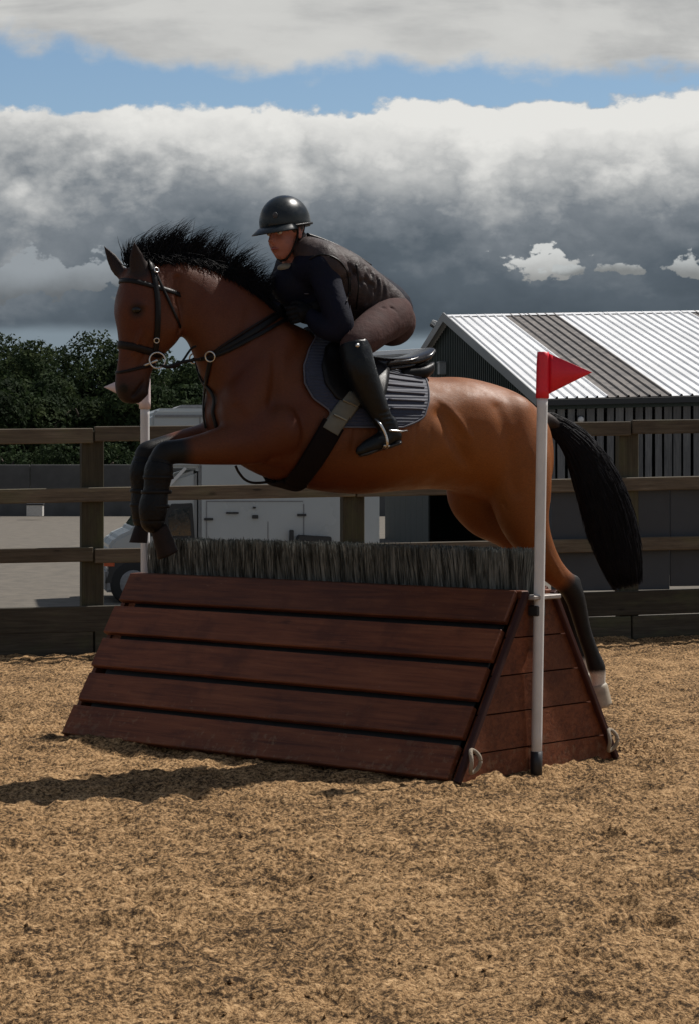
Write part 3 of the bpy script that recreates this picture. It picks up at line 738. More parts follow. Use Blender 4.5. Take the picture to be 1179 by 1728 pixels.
def extr(name, pts, d0, d1, mat, bev=.02, parent=van):
    vs = [tuple(vp(a, b_, d0)) for a, b_ in pts]; n_ = len(vs)
    vs += [tuple(Vector(v_)+vy*(d1-d0)) for v_ in vs]
    fs = [tuple(range(n_)), tuple(range(2*n_-1, n_-1, -1))]+[(i, i+n_, (i+1) % n_+n_, (i+1) % n_) for i in range(n_)]
    o = mesh_obj(name, vs, fs, mat, parent, smooth=False)
    bm = bmesh.new(); bm.from_mesh(o.data); bmesh.ops.recalc_face_normals(bm, faces=bm.faces)
    if bev: bmesh.ops.bevel(bm, geom=bm.edges[:], offset=bev, segments=2, affect='EDGES')
    bm.to_mesh(o.data); bm.free(); return o
extr('box_body', [(336, 985), (336, 790), (268, 790), (256, 765), (256, 700), (266, 689), (640, 689), (640, 985)], 0, 2.1, M_van, .04)
extr('cab', [(184, 985), (181, 925), (195, 907), (226, 893), (290, 806), (334, 792), (334, 985)], .06, 2.04, M_van, .05)
extr('cab_window', [(286, 906), (284, 872), (294, 857), (322, 855), (325, 905)], .045, .10, M_glass, .01)
extr('window_seal', [(279, 911), (277, 868), (290, 850), (326, 849), (330, 911)], .052, .085, M_blackp, .008)
# windscreen plane proud of the cab slope
ws = [vp(230, 892, .22), vp(288, 812, .22), vp(288, 812, 1.9), vp(230, 892, 1.9)]; of = Vector((-.03, -.0, .03))
mesh_obj('windscreen', [tuple(q+of) for q in ws]+[tuple(q) for q in ws], [(0, 1, 2, 3), (7, 6, 5, 4), (0, 4, 5, 1), (1, 5, 6, 2), (2, 6, 7, 3), (3, 7, 4, 0)], M_glass, van, smooth=False)
extr('pod_trim', [(283, 818), (312, 788), (316, 791), (288, 821)], .0, .05, M_white, .004)
extr('bumper', [(178, 1000), (178, 962), (205, 958), (205, 1000)], .04, 2.06, M_vgrey, .03)
extr('sill', [(205, 985), (640, 985), (640, 1000), (205, 1000)], .06, 2.0, M_vgrey, .01)
extr('headlight', [(180, 948), (182, 930), (198, 926), (202, 946)], .03, .3, M_glass, .01)
extr('indicator_lamp', [(176, 956), (176, 948), (194, 948), (194, 956)], .02, .12, plain('orange_lamp', (.5, .08, .02), .3), .004)
for cx in (226, 560):
    c = vp(cx, 985, .18)
    v, f = loft([tuple(vp(cx, 985, q)) for q in (.02, .04, .24, .26)], [(0, 0, r_) for r_ in (.27, .33, .33, .27)], [tuple(vx*r_) for r_ in (.27, .33, .33, .27)], n=28)
    o = mesh_obj('wheel', v, f, M_tyre, van)
    v, f = loft([tuple(vp(cx, 985, q)) for q in (.005, .015, .03)], [(0, 0, r_) for r_ in (.12, .19, .20)], [tuple(vx*r_) for r_ in (.12, .19, .20)], n=20); mesh_obj('rim', v, f, M_vgrey, o)
    extr('wheel_arch', [(cx-48, 985), (cx-40, 955), (cx-20, 938), (cx+20, 938), (cx+40, 955), (cx+48, 985)], .035, .4, M_blackp, .01)
for i, (x0, x1, y0, y1) in enumerate(((348, 350, 845, 985), (452, 453.5, 880, 985), (512, 514, 850, 985), (512, 350, 845, 847), (337, 339, 700, 985))):
    x0, x1 = min(x0, x1), max(x0, x1)
    extr('door_seam', [(x0, y0), (x1, y0), (x1, y1), (x0, y1)], -.006, .02, M_vgrey, 0)
for (x0, x1, y0, y1) in ((345, 360, 874, 878), (502, 517, 867, 871), (426, 436, 869, 875), (427, 432, 855, 858), (382, 403, 864, 867)):
    extr('door_hinge', [(x0, y0), (x1, y0), (x1, y1), (x0, y1)], -.035, .01, M_blackp, .004)
extr('side_step', [(498, 912), (502, 902), (556, 905), (556, 914)], -.25, -.02, M_blackp, .01)
extr('stay_post', [(488, 950), (488, 894), (495, 894), (495, 950)], -.1, -.03, M_blackp, .008)
extr('wing_mirror', [(250, 905), (248, 872), (266, 868), (268, 903)], -.24, -.08, M_blackp, .03)
extr('roof_rail', [(262, 700), (640, 700), (640, 704), (262, 704)], -.02, .01, M_vgrey, .002)
extr('roof_panel', [(300, 688), (312, 682), (600, 682), (615, 688)], .4, 1.7, M_vgrey, .01)

# ------------------------------------------------------------------ horse frame
HA = R(25); HO = Vector((.136, 10.5, 0))
hu = Vector((-math.cos(HA), -math.sin(HA), 0)); hv = Vector((math.sin(HA), -math.cos(HA), 0))   # forward, towards the viewer (its left)
def HF(px, py, t=0.0):
    k = (px-589.5)/F; O = HO+hv*t
    s = (k*O.y-O.x)/(hu.x-k*hu.y); q = O+hu*s; q.z = CAMH-(py-780)*q.y/F
    return q
def HL(s, t, z_): return HO+hu*s+hv*t+Vector((0, 0, z_))
hun, hvn = np.array(hu), np.array(hv); HOn = np.array(HO)
def to_local(P):
    P = np.asarray(P)-HOn; return np.stack([P @ hun, P @ hvn, P[..., 2]], -1)
def stations(rows, sub=5, n=28):
    """rows: top px,py, bottom px,py, half width, exponent, bias, lateral shift"""
    A = []
    for r_ in rows:
        r_ = list(r_)+[2.2, 0, 0][len(r_)-5:]
        a = np.array(HF(r_[0], r_[1], 0)); b_ = np.array(HF(r_[2], r_[3], 0))
        A.append([*a, *b_, r_[4], r_[5], r_[6], r_[7]])
    A = crom(A, sub); a = A[:, :3]; b_ = A[:, 3:6]
    return loft((a+b_)/2+A[:, 9:10]*hvn, (a-b_)/2, A[:, 6:7]*hvn, e=np.maximum(A[:, 7], 1.7), bias=A[:, 8], n=n)
def limb(rows, n=18, sub=4, flat=1.0):
    a, z_ = rows[0], rows[-1]
    return join([_limb(rows, n, sub, flat), ball(HF(*a[:3]), a[3]*.985, 9), ball(HF(*z_[:3]), z_[3]*.985, 9)])
def _limb(rows, n=18, sub=4, flat=1.0):
    return tube([HF(a, b_, t) for a, b_, t, r_ in rows], [r_ for *_, r_ in rows], n=n, sub=sub, ref=tuple(hv), flat=flat)
parts = []
parts.append(stations([
    (916, 720, 918, 800, .07), (900, 694, 905, 838, .17), (866, 664, 872, 850, .235), (820, 646, 815, 846, .262), (772, 636, 770, 830, .262), (722, 636, 725, 826, .262),
    (665, 626, 668, 829, .285, 2.1, .10), (610, 610, 610, 834, .295, 2.1, .15), (555, 580, 548, 830, .285, 2.1, .22), (508, 552, 490, 818, .255, 2.1, .30), (462, 538, 440, 802, .225, 2.1, .22),
    (420, 560, 396, 775, .20, 2.2, .05), (388, 600, 364, 738, .165), (366, 640, 350, 700, .09)]))
parts.append(stations([
    (520, 575, 420, 740, .20, 2.0, .25), (470, 528, 366, 690, .165, 2.0, .2), (425, 490, 340, 630, .128, 2.0, .18), (380, 462, 326, 594, .105, 2.0, .12), (335, 444, 318, 577, .092), (292, 436, 306, 566, .082), (258, 436, 290, 548, .075)]))
parts.append(stations([
    (236, 434, 272, 462, .055), (217, 450, 290, 492, .082), (205, 476, 301, 522, .098, 2.5, .0), (198, 503, 305, 550, .108, 2.7, -.06), (196, 528, 300, 574, .104, 2.7, -.05),
    (200, 556, 284, 592, .080, 2.6, .0), (201, 584, 267, 609, .060, 2.5, .05), (199, 612, 256, 629, .050, 2.4, .05), (195, 640, 252, 652, .057, 2.5, .0), (197, 664, 246, 670, .052, 2.5), (206, 680, 236, 683, .032)], n=30))
# cheeks, brow, shoulder and haunch masses
for t in (1, -1):
    parts.append(ball(HF(277+10*(t > 0)-0, 540, .062*t), (.055, .03, .075)))
    parts.append(limb([(462+14*t, 580, .085*t, .085), (425+14*t, 640, .115*t, .115), (398+12*t, 700, .130*t, .112), (440+12*t, 745, .140*t, .105), (490+12*t, 765, .135*t, .085)]))
# near fore
parts.append(limb([(470, 725, .17, .13), (425, 742, .165, .112), (378, 752, .155, .088), (335, 759, .145, .068), (300, 762, .135, .055), (280, 764, .13, .054), (270, 778, .125, .050), (265, 800, .12, .037), (262, 830, .12, .032), (259, 858, .12, .040), (259, 872, .12, .043), (266, 887, .12, .034), (273, 900, .12, .036)]))
# far fore
parts.append(limb([(430, 735, -.16, .12), (385, 740, -.15, .10), (335, 746, -.14, .078), (290, 753, -.13, .060), (262, 760, -.12, .054), (246, 766, -.12, .052), (241, 790, -.12, .040), (241, 825, -.12, .031), (243, 855, -.12, .040), (243, 868, -.12, .042), (240, 884, -.12, .033), (237, 897, -.12, .035)]))
# near hind
parts.append(limb([(858, 712, .115, .14), (868, 770, .125, .165), (876, 830, .135, .150), (884, 880, .14, .118), (905, 925, .14, .085), (930, 962, .14, .064), (955, 985, .14, .054), (967, 1003, .14, .052), (974, 1025, .14, .046), (984, 1065, .14, .039), (998, 1105, .14, .040), (1006, 1128, .14, .047), (1009, 1145, .14, .036), (1009, 1163, .14, .038)]))
parts.append(ball(HF(969, 984, .14), (.036, .03, .045)))
# far hind
parts.append(limb([(850, 715, -.12, .13), (824, 772, -.13, .150), (802, 828, -.13, .145), (816, 868, -.13, .112), (846, 893, -.13, .082), (890, 925, -.13, .066), (930, 955, -.13, .052), (942, 970, -.13, .050), (952, 1000, -.13, .040), (965, 1055, -.13, .033), (975, 1095, -.13, .035), (981, 1112, -.13, .042), (983, 1128, -.13, .034), (985, 1142, -.13, .036)]))
# dock
parts.append(limb([(900, 705, 0, .055), (925, 712, 0, .042), (950, 726, 0, .028)]))
# ears: cupped leaf shapes
def ear(base, tip, w_, th, open_dir):
    base, tip = Vector(base), Vector(tip); ax = (tip-base).normalized(); L = (tip-base).length
    od = Vector(open_dir); od = (od-ax*od.dot(ax)).normalized(); sd = ax.cross(od)
    cs, us, ss = [], [], []
    for q, ww in ((-.15, .55), (0, .75), (.18, .98), (.38, 1.0), (.6, .8), (.8, .48), (.93, .22), (1, .05)):
        cs.append(np.array(base+ax*L*q-od*.008*math.sin(q*3))); us.append(np.array(od)*th*(.5+.5*ww)); ss.append(np.array(sd)*w_*ww)
    A = crom(np.concatenate([cs, us, ss], 1), 3)
    return loft(A[:, :3], A[:, 3:6], A[:, 6:9], n=14)
parts.append(ear(HF(235, 462, .055), HF(226, 403, .075), .043, .017, hv*1.0+hu*.35))
parts.append(ear(HF(206, 466, -.06), HF(173, 411, -.12), .040, .016, hv*.75+hu*.8))
co, fs = remesh(parts, .0085, 34)
# muscle and bone relief
REL = 1.45
def sc(px, py, t, r, dist, dirv=None):
    global co
    d = hv*(1 if t > 0 else -1) if dirv is None else Vector(dirv)
    co = bump_pts(co, HF(px, py, t), r, d*dist)
for t in (1, -1):
    q = lambda px, py, tt: HF(px, py, tt*t) if t > 0 else (HO + (lambda L: hu*L[0]+hv*(-L[1])+Vector((0, 0, L[2])))(to_local(HF(px, py, tt))))
    out = hv*t
    # eye socket, cheek bone ridge, nostril, mouth line
    co = groove(co, q(219, 511, .10), q(242, 514, .10), .020, out*.008); co = bump_pts(co, q(231, 527, .10), .016, out*-.005)
    co = groove(co, q(243, 543, .08), q(226, 596, .06), .010, out*.010); co = groove(co, q(290, 500, .08), q(292, 555, .08), .020, out*.008)
    co = groove(co, q(262, 560, .07), q(238, 615, .055), .014, out*-.006)
    co = bump_pts(co, q(206, 650, .055), .026, out*.014); co = bump_pts(co, q(207, 655, .068), .013, out*-.032)
    co = groove(co, q(251, 636, .06), q(226, 668, .05), .007, out*-.012); co = bump_pts(co, q(244, 664, .03), .02, out*.008-hu*.008)
    co = groove(co, q(300, 470, .07), q(305, 560, .08), .016, out*-.010)          # behind the jaw
    co = groove(co, q(330, 600, .08), q(400, 700, .18), .022, out*-.012)          # jugular groove
    co = groove(co, q(430, 520, .13), q(378, 660, .20), .030, out*-.010)          # front of shoulder
    co = groove(co, q(470, 560, .2), q(462, 700, .24), .028, out*-.012)           # behind the shoulder blade
    co = groove(co, q(400, 690, .2), q(460, 770, .22), .022, out*-.014)           # shoulder / triceps
    co = bump_pts(co, q(470, 720, .22), .07, out*.022)
    co = groove(co, q(505, 690, .27), q(520, 800, .25), .02, out*-.008)
    co = groove(co, q(745, 700, .26), q(800, 800, .25), .035, out*-.016)           # flank
    co = bump_pts(co, q(800, 665, .24), .06, out*.007+Vector((0, 0, .002)))       # point of hip
    co = groove(co, q(840, 690, .24), q(870, 830, .26), .035, out*-.007)
    co = groove(co, q(905, 740, .2), q(905, 880, .22), .022, out*-.010)
    for k in range(6): co = groove(co, q(600+k*26, 700, .29), q(588+k*27, 800, .28), .009, out*-.0028)
    co = groove(co, q(400, 745, .2), q(330, 762, .16), .012, out*-.006)
    co = groove(co, q(726, 650, .25), q(782, 742, .27), .018, out*-.009); co = groove(co, q(738, 650, .25), q(794, 738, .27), .014, out*.006)
    co = groove(co, q(432, 742, .2), q(372, 770, .17), .009, out*.004); co = groove(co, q(395, 725, .2), q(318, 750, .15), .010, out*.005)
    co = groove(co, q(640, 760, .29), q(520, 790, .27), .006, out*.003); co = groove(co, q(520, 790, .27), q(470, 770, .24), .006, out*.003)
    co = groove(co, q(232, 552, .09), q(250, 600, .06), .005, out*.003); co = groove(co, q(300, 520, .09), q(345, 610, .12), .012, out*.007)
    co = groove(co, q(850, 850, .2), q(905, 930, .19), .012, out*-.007); co = groove(co, q(905, 900, .22), q(948, 975, .19), .008, out*.005)
REL = 1.0
# bay coat with black points
L = to_local(co)
def seg_mask(a, b_, r, soft): return np.clip(1-(segdist(co, a, b_)-r)/soft, 0, 1)
blk = np.zeros(len(co))
for a, b_, r in ((HF(300, 762, .135), HF(262, 766, .13), .055), (HF(268, 770, .12), HF(258, 900, .12), .10), (HF(272, 757, -.12), HF(242, 766, -.12), .055), (HF(245, 770, -.12), HF(240, 905, -.12), .10),
                 (HF(984, 985, .14), HF(960, 992, .14), .052), (HF(972, 1010, .14), HF(1004, 1128, .14), .09), (HF(940, 965, -.13), HF(978, 1110, -.13), .09)):
    blk = np.maximum(blk, seg_mask(a, b_, r, .035))
mz = seg_mask(HF(205, 678, 0), HF(240, 672, 0), .060, .09); blk = np.maximum(blk, mz*.85)
blk = np.maximum(blk, seg_mask(HF(916, 712, 0), HF(955, 728, 0), .045, .03)*.95)
for a, b_ in ((HF(235, 450, .06), HF(226, 403, .075)), (HF(196, 448, -.08), HF(173, 411, -.12))): blk = np.maximum(blk, seg_mask(a, b_, .045, .03)*.85)
blk = np.maximum(blk, seg_mask(HF(206, 655, .065), HF(208, 657, .05), .022, .012))
blk = np.maximum(blk, seg_mask(HF(231, 524, .10), HF(233, 523, .11), .018, .026)*.85)
wht = np.zeros(len(co))
for a, b_ in ((HF(1007, 1150, .14), HF(1016, 1180, .14)), (HF(982, 1128, -.13), HF(992, 1165, -.13))): wht = np.maximum(wht, seg_mask(a, b_, .05, .02))
shade_w = np.clip((L[:, 0]+.15)/.55, 0, 1)*.75+np.clip((1.35-L[:, 2])/.3, 0, 1)*.25      # shade put into the coat colour: fore end and lower body darker
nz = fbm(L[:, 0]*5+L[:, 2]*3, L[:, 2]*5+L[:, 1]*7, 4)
bay = np.array([.215, .068, .0125]); shaded_bay = np.array([.050, .0100, .0060])
m1 = np.clip(shade_w+nz*.25, 0, 1)[:, None]
colr = bay*(1-m1)+shaded_bay*m1
colr = colr*(1+nz[:, None]*.25)
colr = colr*(1-blk[:, None])+np.array([.004, .0035, .0035])*blk[:, None]
colr = colr*(1-wht[:, None])+np.array([.62, .57, .50])*wht[:, None]
m, t, p = new_mat('bay_coat'); at = t.node('ShaderNodeAttribute', attribute_name='coat'); tc = t.node('ShaderNodeTexCoord')
hn = t.noise(t.mapping(tc.outputs['Object'], (36, 36, 130), rot=(0, R(35), 0)), 3, 6, .75); hb = t.noise(tc.outputs['Object'], 11, 6, .6)
k = t.sm(hn, .3, .7, .74, 1.26); t.l.new(t.mix(1.0, at.outputs['Color'], t.comb(k, k, k), 'MULTIPLY'), p.inputs['Base Color'])
t.inp(p.inputs['Roughness'], t.sm(hb, .3, .7, .40, .60)); p.inputs['Specular IOR Level'].default_value = .26
b = t.node('ShaderNodeBump'); b.inputs['Strength'].default_value = .35; b.inputs['Distance'].default_value = .006
t.l.new(t.m('ADD', t.m('MULTIPLY', hn, .7), hb), b.inputs['Height']); t.l.new(b.outputs[0], p.inputs['Normal'])
M_coat = m
horse = thing('horse', HL(0, 0, 0), 'bay horse with black mane and tail leaping over the red slatted jump', 'horse')
def set_col(o, name, c):
    a = o.data.color_attributes.new(name, 'FLOAT_COLOR', 'POINT'); a.data.foreach_set('color', np.concatenate([c, np.ones((len(c), 1))], 1).astype(np.float32).ravel())
body = mesh_obj('body', co, fs, M_coat, horse); set_col(body, 'coat', np.clip(colr, 0, 1))
bvh = BVHTree.FromPolygons([Vector(v_) for v_ in co], fs)
CAMP = Vector((0, 0, CAMH))
def on(px, py, off=.004, tree=None):
    d = Vector(((px-589.5)/F, 1, -(py-780)/F)).normalized(); h = (tree or bvh).ray_cast(CAMP, d)
    if h[0] is None: return None
    return h[0]+h[1]*off, h[1]
# eyes
M_eye = plain('horse_eye', (.004, .003, .002), .05, spec=.4)
def mirror(P): l = to_local(np.array(P)); return HL(l[0], -l[1], l[2])
e1 = on(231, 524, -.0115)[0]
for c in (e1, mirror(e1)):
    v, f = ball(c, (.023, .023, .018), 12); mesh_obj('eye', v, f, M_eye, horse)
# hooves
M_hoof = plain('dark_hoof', (.014, .008, .007), .6, spec=.2, var=.3, scale=30, bump=.2, bscale=90); M_hoofp = plain('pale_hoof', (.34, .29, .22), .6, var=.2, scale=30)
def hoof(top, tip, t, mat, w=.052):
    a, b_ = HF(*top, t), HF(*tip, t); ax = (b_-a).normalized(); fw = (hu-ax*hu.dot(ax)).normalized(); sd = ax.cross(fw); L_ = (b_-a).length
    cs, us, ss = [], [], []
    for q, r_ in ((-.12, .70), (0, .86), (.1, .90), (.9, 1.07), (1, 1.08), (1.0, .90), (.90, .84)):
        cs.append(np.array(a+ax*L_*q+fw*.012*q)); us.append(np.array(fw)*w*r_*1.08); ss.append(np.array(sd)*w*r_)
    v, f = loft(cs, us, ss, n=22); mesh_obj('hoof', v, f, mat, horse)
hoof((270, 892), (288, 934), .12, M_hoof, .041); hoof((239, 890), (238, 916), -.12, M_hoof, .034)
hoof((1009, 1158), (1017, 1190), .14, M_hoofp, .046); hoof((985, 1140), (994, 1172), -.13, M_hoofp, .05)
# mane and tail hair
M_hair = plain('black_horse_hair', (.005, .005, .007), .62, var=.3, scale=8, spec=.14)
crest = crom([tuple(HF(*q, 0)) for q in ((250, 438), (262, 436), (288, 436), (320, 440), (355, 449), (390, 464), (425, 488), (450, 512))], 12)
nm_ = 2600; q = rng.random(nm_)**.95; ci = q*(len(crest)-1); i0 = np.floor(ci).astype(int).clip(0, len(crest)-2); root = crest[i0]+(crest[i0+1]-crest[i0])*(ci-i0)[:, None]
lat = rng.normal(0, .012, nm_); root = root+lat[:, None]*hvn+np.array([0, 0, -.012])
tuft = np.floor(q*33+rng.normal(0, .35, nm_)); th_ = _P[(tuft.astype(int)) & 255, 7]; th2 = _P[(tuft.astype(int)) & 255, 19]; th3 = _P[tuft.astype(int) & 255, 33]
env = np.interp(q, [0, .08, .2, .35, .5, .65, .8, .92, 1], [.07, .12, .155, .165, .175, .150, .135, .125, .09])
ln = env*(.48+.68*th_)*rng.uniform(.35, 1.28, nm_)**1.15
back = np.interp(q, [0, .3, .7, 1], [.35, .4, .6, .95])+(th2-.5)*.7+rng.normal(0, .10, nm_)
dirs = -hun*back[:, None]+np.array([0, 0, 1.0])+hvn*(rng.normal(0, .10, nm_)+(th3-.5)*.3)[:, None]; dirs /= np.linalg.norm(dirs, axis=1)[:, None]
tips = root+dirs*ln[:, None]; bend = hun*(.042*rng.normal(.7, .45, nm_)*ln/.12)[:, None]+np.array([0, 0, .006])
v1 = prism_strands(root, tips, .0027, bend, 5, .10)
nl2 = 1500; q2 = rng.random(nl2); ci = q2*(len(crest)-1); i0 = np.floor(ci).astype(int).clip(0, len(crest)-2); rt2 = crest[i0]+(crest[i0+1]-crest[i0])*(ci-i0)[:, None]+np.array([0, 0, .006])+rng.normal(0, .006, (nl2, 3))
tp2 = rt2+hvn*rng.uniform(.035, .058, nl2)[:, None]-hun*rng.normal(.02, .035, nl2)[:, None]-np.array([0, 0, 1])*rng.uniform(.0, .085, nl2)[:, None]*np.interp(q2, [0, .4, 1], [.5, .9, 1.1])[:, None]
v2 = prism_strands(rt2, tp2, .0022, hvn*np.full((nl2, 1), .012)+np.array([0, 0, .004]), 4, .2)
# a wedge of solid roots under the loose hair
v3 = loft(crest+np.array([0, 0, .004]), np.tile(np.array([0, 0, .022]), (len(crest), 1)), np.tile(hvn*.020, (len(crest), 1)), n=10)
vv, ff = join([v1, v2, v3]); mane = mesh_obj('mane', vv, ff, M_hair, horse); mane['kind'] = 'stuff'
nf_ = 260; fb = HF(224, 446, 0); rt = np.array(fb)+rng.normal(0, .012, (nf_, 3)); tp = rt+hun*rng.normal(.0, .03, nf_)[:, None]+np.array([0, 0, 1])*rng.uniform(.03, .11, nf_)[:, None]-hun*.02+hvn*rng.normal(0, .02, nf_)[:, None]
v, f = prism_strands(rt, tp, .0026, hun*.01, 4, .15); o = mesh_obj('forelock', v, f, M_hair, horse); o['kind'] = 'stuff'
tl = [(908, 708, .036), (928, 716, .046), (950, 730, .050), (976, 755, .076), (1000, 795, .106), (1019, 850, .128), (1035, 905, .127), (1048, 945, .104), (1055, 975, .070)]
Pt = crom([tuple(HF(a, b_, 0))+(r_,) for a, b_, r_ in tl], 6); cen = Pt[:, :3]; rad = Pt[:, 3]
Tn = np.gradient(cen, axis=0); Tn /= np.linalg.norm(Tn, axis=1)[:, None]; nr = np.cross(Tn, hvn); nr /= np.linalg.norm(nr, axis=1)[:, None]
core = loft(cen, nr*(rad*.93)[:, None], hvn*(rad*.5)[:, None], n=20)
core = (core[0]+np.clip(rng.normal(0, .002, core[0].shape), -.004, .004), core[1])
nt_ = 4200; a_ = rng.uniform(0, 2*np.pi, nt_); s0 = rng.uniform(0, .75, nt_); s1 = np.minimum(s0+rng.uniform(.3, .6, nt_), 1.0+rng.normal(0, .0, nt_))
def tail_pt(s, a, k):
    ci = np.clip(s, 0, 1)*(len(cen)-1); i = np.floor(ci).astype(int).clip(0, len(cen)-2); fr = (ci-i)[:, None]
    c = cen[i]*(1-fr)+cen[i+1]*fr; rr = rad[i]*(1-fr[:, 0])+rad[i+1]*fr[:, 0]; n_ = nr[i]*(1-fr)+nr[i+1]*fr
    return c+n_*(np.cos(a)*rr*k)[:, None]+hvn*(np.sin(a)*rr*k*.55)[:, None]
r0_, mid, r1_ = tail_pt(s0, a_, .95), tail_pt((s0+s1)/2, a_, 1.0), tail_pt(s1, a_, 1.02)
r1_ = r1_+Tn[-1]*(np.where(s1 > .93, rng.uniform(-.02, .045, nt_), 0))[:, None]+rng.normal(0, .005, (nt_, 3))
v1 = prism_strands(r0_, r1_, .0034, mid-(r0_+r1_)/2, 6, .2)
ne = 900; a_ = rng.uniform(0, 2*np.pi, ne); k_ = rng.uniform(.1, 1, ne)**.5; e0 = tail_pt(np.full(ne, .84), a_, k_); e1_ = tail_pt(np.full(ne, 1.0), a_, k_*1.05)+Tn[-1]*rng.uniform(-.01, .05, ne)[:, None]+nr[-1]*(-.03*np.cos(a_))[:, None]
v2 = prism_strands(e0, e1_, .0032, None, 3, .15)
vv, ff = join([core, v1, v2]); tail = mesh_obj('tail', vv, ff, M_hair, horse); tail['kind'] = 'stuff'

# ------------------------------------------------------------------ tack
def ribbon(pts, nrms, w, th=.004, closed=False):
    """flat strap lying on a surface; returns verts/faces"""
    P = np.array([tuple(p_) for p_ in pts]); N_ = np.array([tuple(n_) for n_ in nrms]); N_ /= np.linalg.norm(N_, axis=1)[:, None]
    m_ = len(P); w = np.broadcast_to(w, (m_,))
    T_ = (np.roll(P, -1, 0)-np.roll(P, 1, 0)) if closed else np.gradient(P, axis=0); T_ /= np.linalg.norm(T_, axis=1)[:, None]+1e-9
    S_ = np.cross(T_, N_); S_ /= np.linalg.norm(S_, axis=1)[:, None]+1e-9; vs = []
    for i in range(m_):
        for a, b_ in ((-1, 0), (-.8, 1), (.8, 1), (1, 0), (.8, -.6), (-.8, -.6)): vs.append(P[i]+S_[i]*a*w[i]/2+N_[i]*th*b_)
    fs_ = []
    for i in range(m_ if closed else m_-1):
        for k in range(6): j = (i+1) % m_; fs_.append((i*6+k, i*6+(k+1) % 6, j*6+(k+1) % 6, j*6+k))
    if not closed: fs_ += [tuple(range(5, -1, -1)), tuple((m_-1)*6+k for k in range(6))]
    return np.array(vs), fs_
def surf(pxs, off=.004, step=6, tree=None):
    P = crom([(a, b_) for a, b_ in pxs], step) if len(pxs) > 2 else np.array([np.array(pxs[0])*(1-q_)+np.array(pxs[1])*q_ for q_ in np.linspace(0, 1, step*2)])
    pts, ns = [], []
    for a, b_ in P:
        h = on(a, b_, off, tree)
        if h is None: continue
        pts.append(h[0]); ns.append(h[1])
    # soften
    A = np.array([tuple(p_) for p_ in pts]); B = np.array([tuple(n_) for n_ in ns])
    for _ in range(3):
        A[1:-1] = (A[:-2]+2*A[1:-1]+A[2:])/4; B[1:-1] = (B[:-2]+2*B[1:-1]+B[2:])/4
    return A, B
def both(A, B):
    l = to_local(A); l[:, 1] *= -1; A2 = HOn+l[:, :1]*hun+l[:, 1:2]*hvn+l[:, 2:]*np.array([0, 0, 1])
    b_ = B-2*(B @ hvn)[:, None]*hvn; return A2, b_
def hoop(ctr, axis, rmax, n_, off, a0=0, a1=2*math.pi):
    ctr = Vector(ctr); axis = Vector(axis).normalized(); e1 = hv-axis*hv.dot(axis); e1.normalize(); e2 = axis.cross(e1); A = []; B = []
    for k in range(n_):
        a = a0+(a1-a0)*k/n_; d = e1*math.cos(a)+e2*math.sin(a); h = bvh.ray_cast(ctr+d*rmax, -d, rmax)
        if h[0] is None: continue
        A.append(h[0]+h[1]*off); B.append(h[1])
    A = np.array([tuple(q_) for q_ in A]); B = np.array([tuple(q_) for q_ in B])
    for _ in range(3): A = (np.roll(A, 1, 0)+2*A+np.roll(A, -1, 0))/4; B = (np.roll(B, 1, 0)+2*B+np.roll(B, -1, 0))/4
    return A, B
def strap(name, parent, pxs, w, mat, off=.004, mirror_=True, step=6, th=.004):
    A, B = surf(pxs, off, step); ob_ = mesh_obj(name, *ribbon(A, B, w, th), mat, parent)
    if mirror_: A2, B2 = both(A, B); mesh_obj(name, *ribbon(A2, B2, w, th), mat, parent)
    return A, B
def ring(name, parent, c, r, nrm_, mat, rt=.0035, squash=1):
    nrm_ = Vector(nrm_).normalized(); a = nrm_.cross(Vector((0, 0, 1))).normalized(); b_ = nrm_.cross(a)
    pts = [Vector(c)+a*r*math.cos(k*math.pi/12)+b_*r*squash*math.sin(k*math.pi/12) for k in range(25)]
    return mesh_obj(name, *tube(pts, [rt]*25, n=8, sub=1, cap=False), mat, parent)
bridle = thing('bridle', HF(262, 520, .1), 'black leather bridle with noseband and ring bit on the horse head', 'bridle')
headax = HF(205, 640, 0)-HF(245, 470, 0)
A, B = hoop(HF(238, 592, 0), headax, .25, 40, .005); mesh_obj('noseband', *ribbon(A, B, .034, .005, True), M_bleather, bridle)
A, B = hoop(HF(230, 622, 0), HF(200, 650, 0)-HF(216, 560, 0)+Vector((0, 0, 0))-hu*.1, .2, 36, .004); mesh_obj('flash_strap', *ribbon(A, B, .014, .004, True), M_bleather, bridle)
A, B = hoop(HF(252, 487, 0), headax, .28, 44, .005); 
l = to_local(A); keep = l[:, 0] > to_local(np.array(HF(262, 480, 0)))[0]-.0
mesh_obj('browband', *ribbon(A, B, .022, .004, True), M_leather, bridle)
strap('cheekpiece', bridle, [(256, 450), (262, 478), (266, 510), (266, 545), (264, 580), (261, 600)], .026, M_leather, .007)
strap('throatlash', bridle, [(258, 452), (272, 482), (288, 515), (303, 552)], .012, M_leather, .006)
strap('headpiece', bridle, [(250, 440), (254, 446), (257, 458)], .028, M_leather, .008)
bc = HF(266, 608, .085)
ring('bit_ring', bridle, bc, .034, hv*.9+hu*.25, M_metal, .004); ring('bit_ring', bridle, mirror(bc), .034, hv, M_metal, .004)
v, f = tube([bc, HF(240, 618, .03), mirror(bc)], [.007]*3, n=8); mesh_obj('mouthpiece', v, f, M_metal, bridle)
for (a, b_) in (((262, 458)), ((264, 573))):
    h = on(a, b_, .014); ring('buckle', bridle, h[0], .011, h[1], M_metal, .003)
v, f = tube([HF(270, 616, .09), HF(285, 619, .095), HF(305, 612, .10), HF(325, 608, .10), HF(338, 606, .12)], [.006, .008, .008, .007, .006], n=8); mesh_obj('rein', v, f, M_leather, bridle)
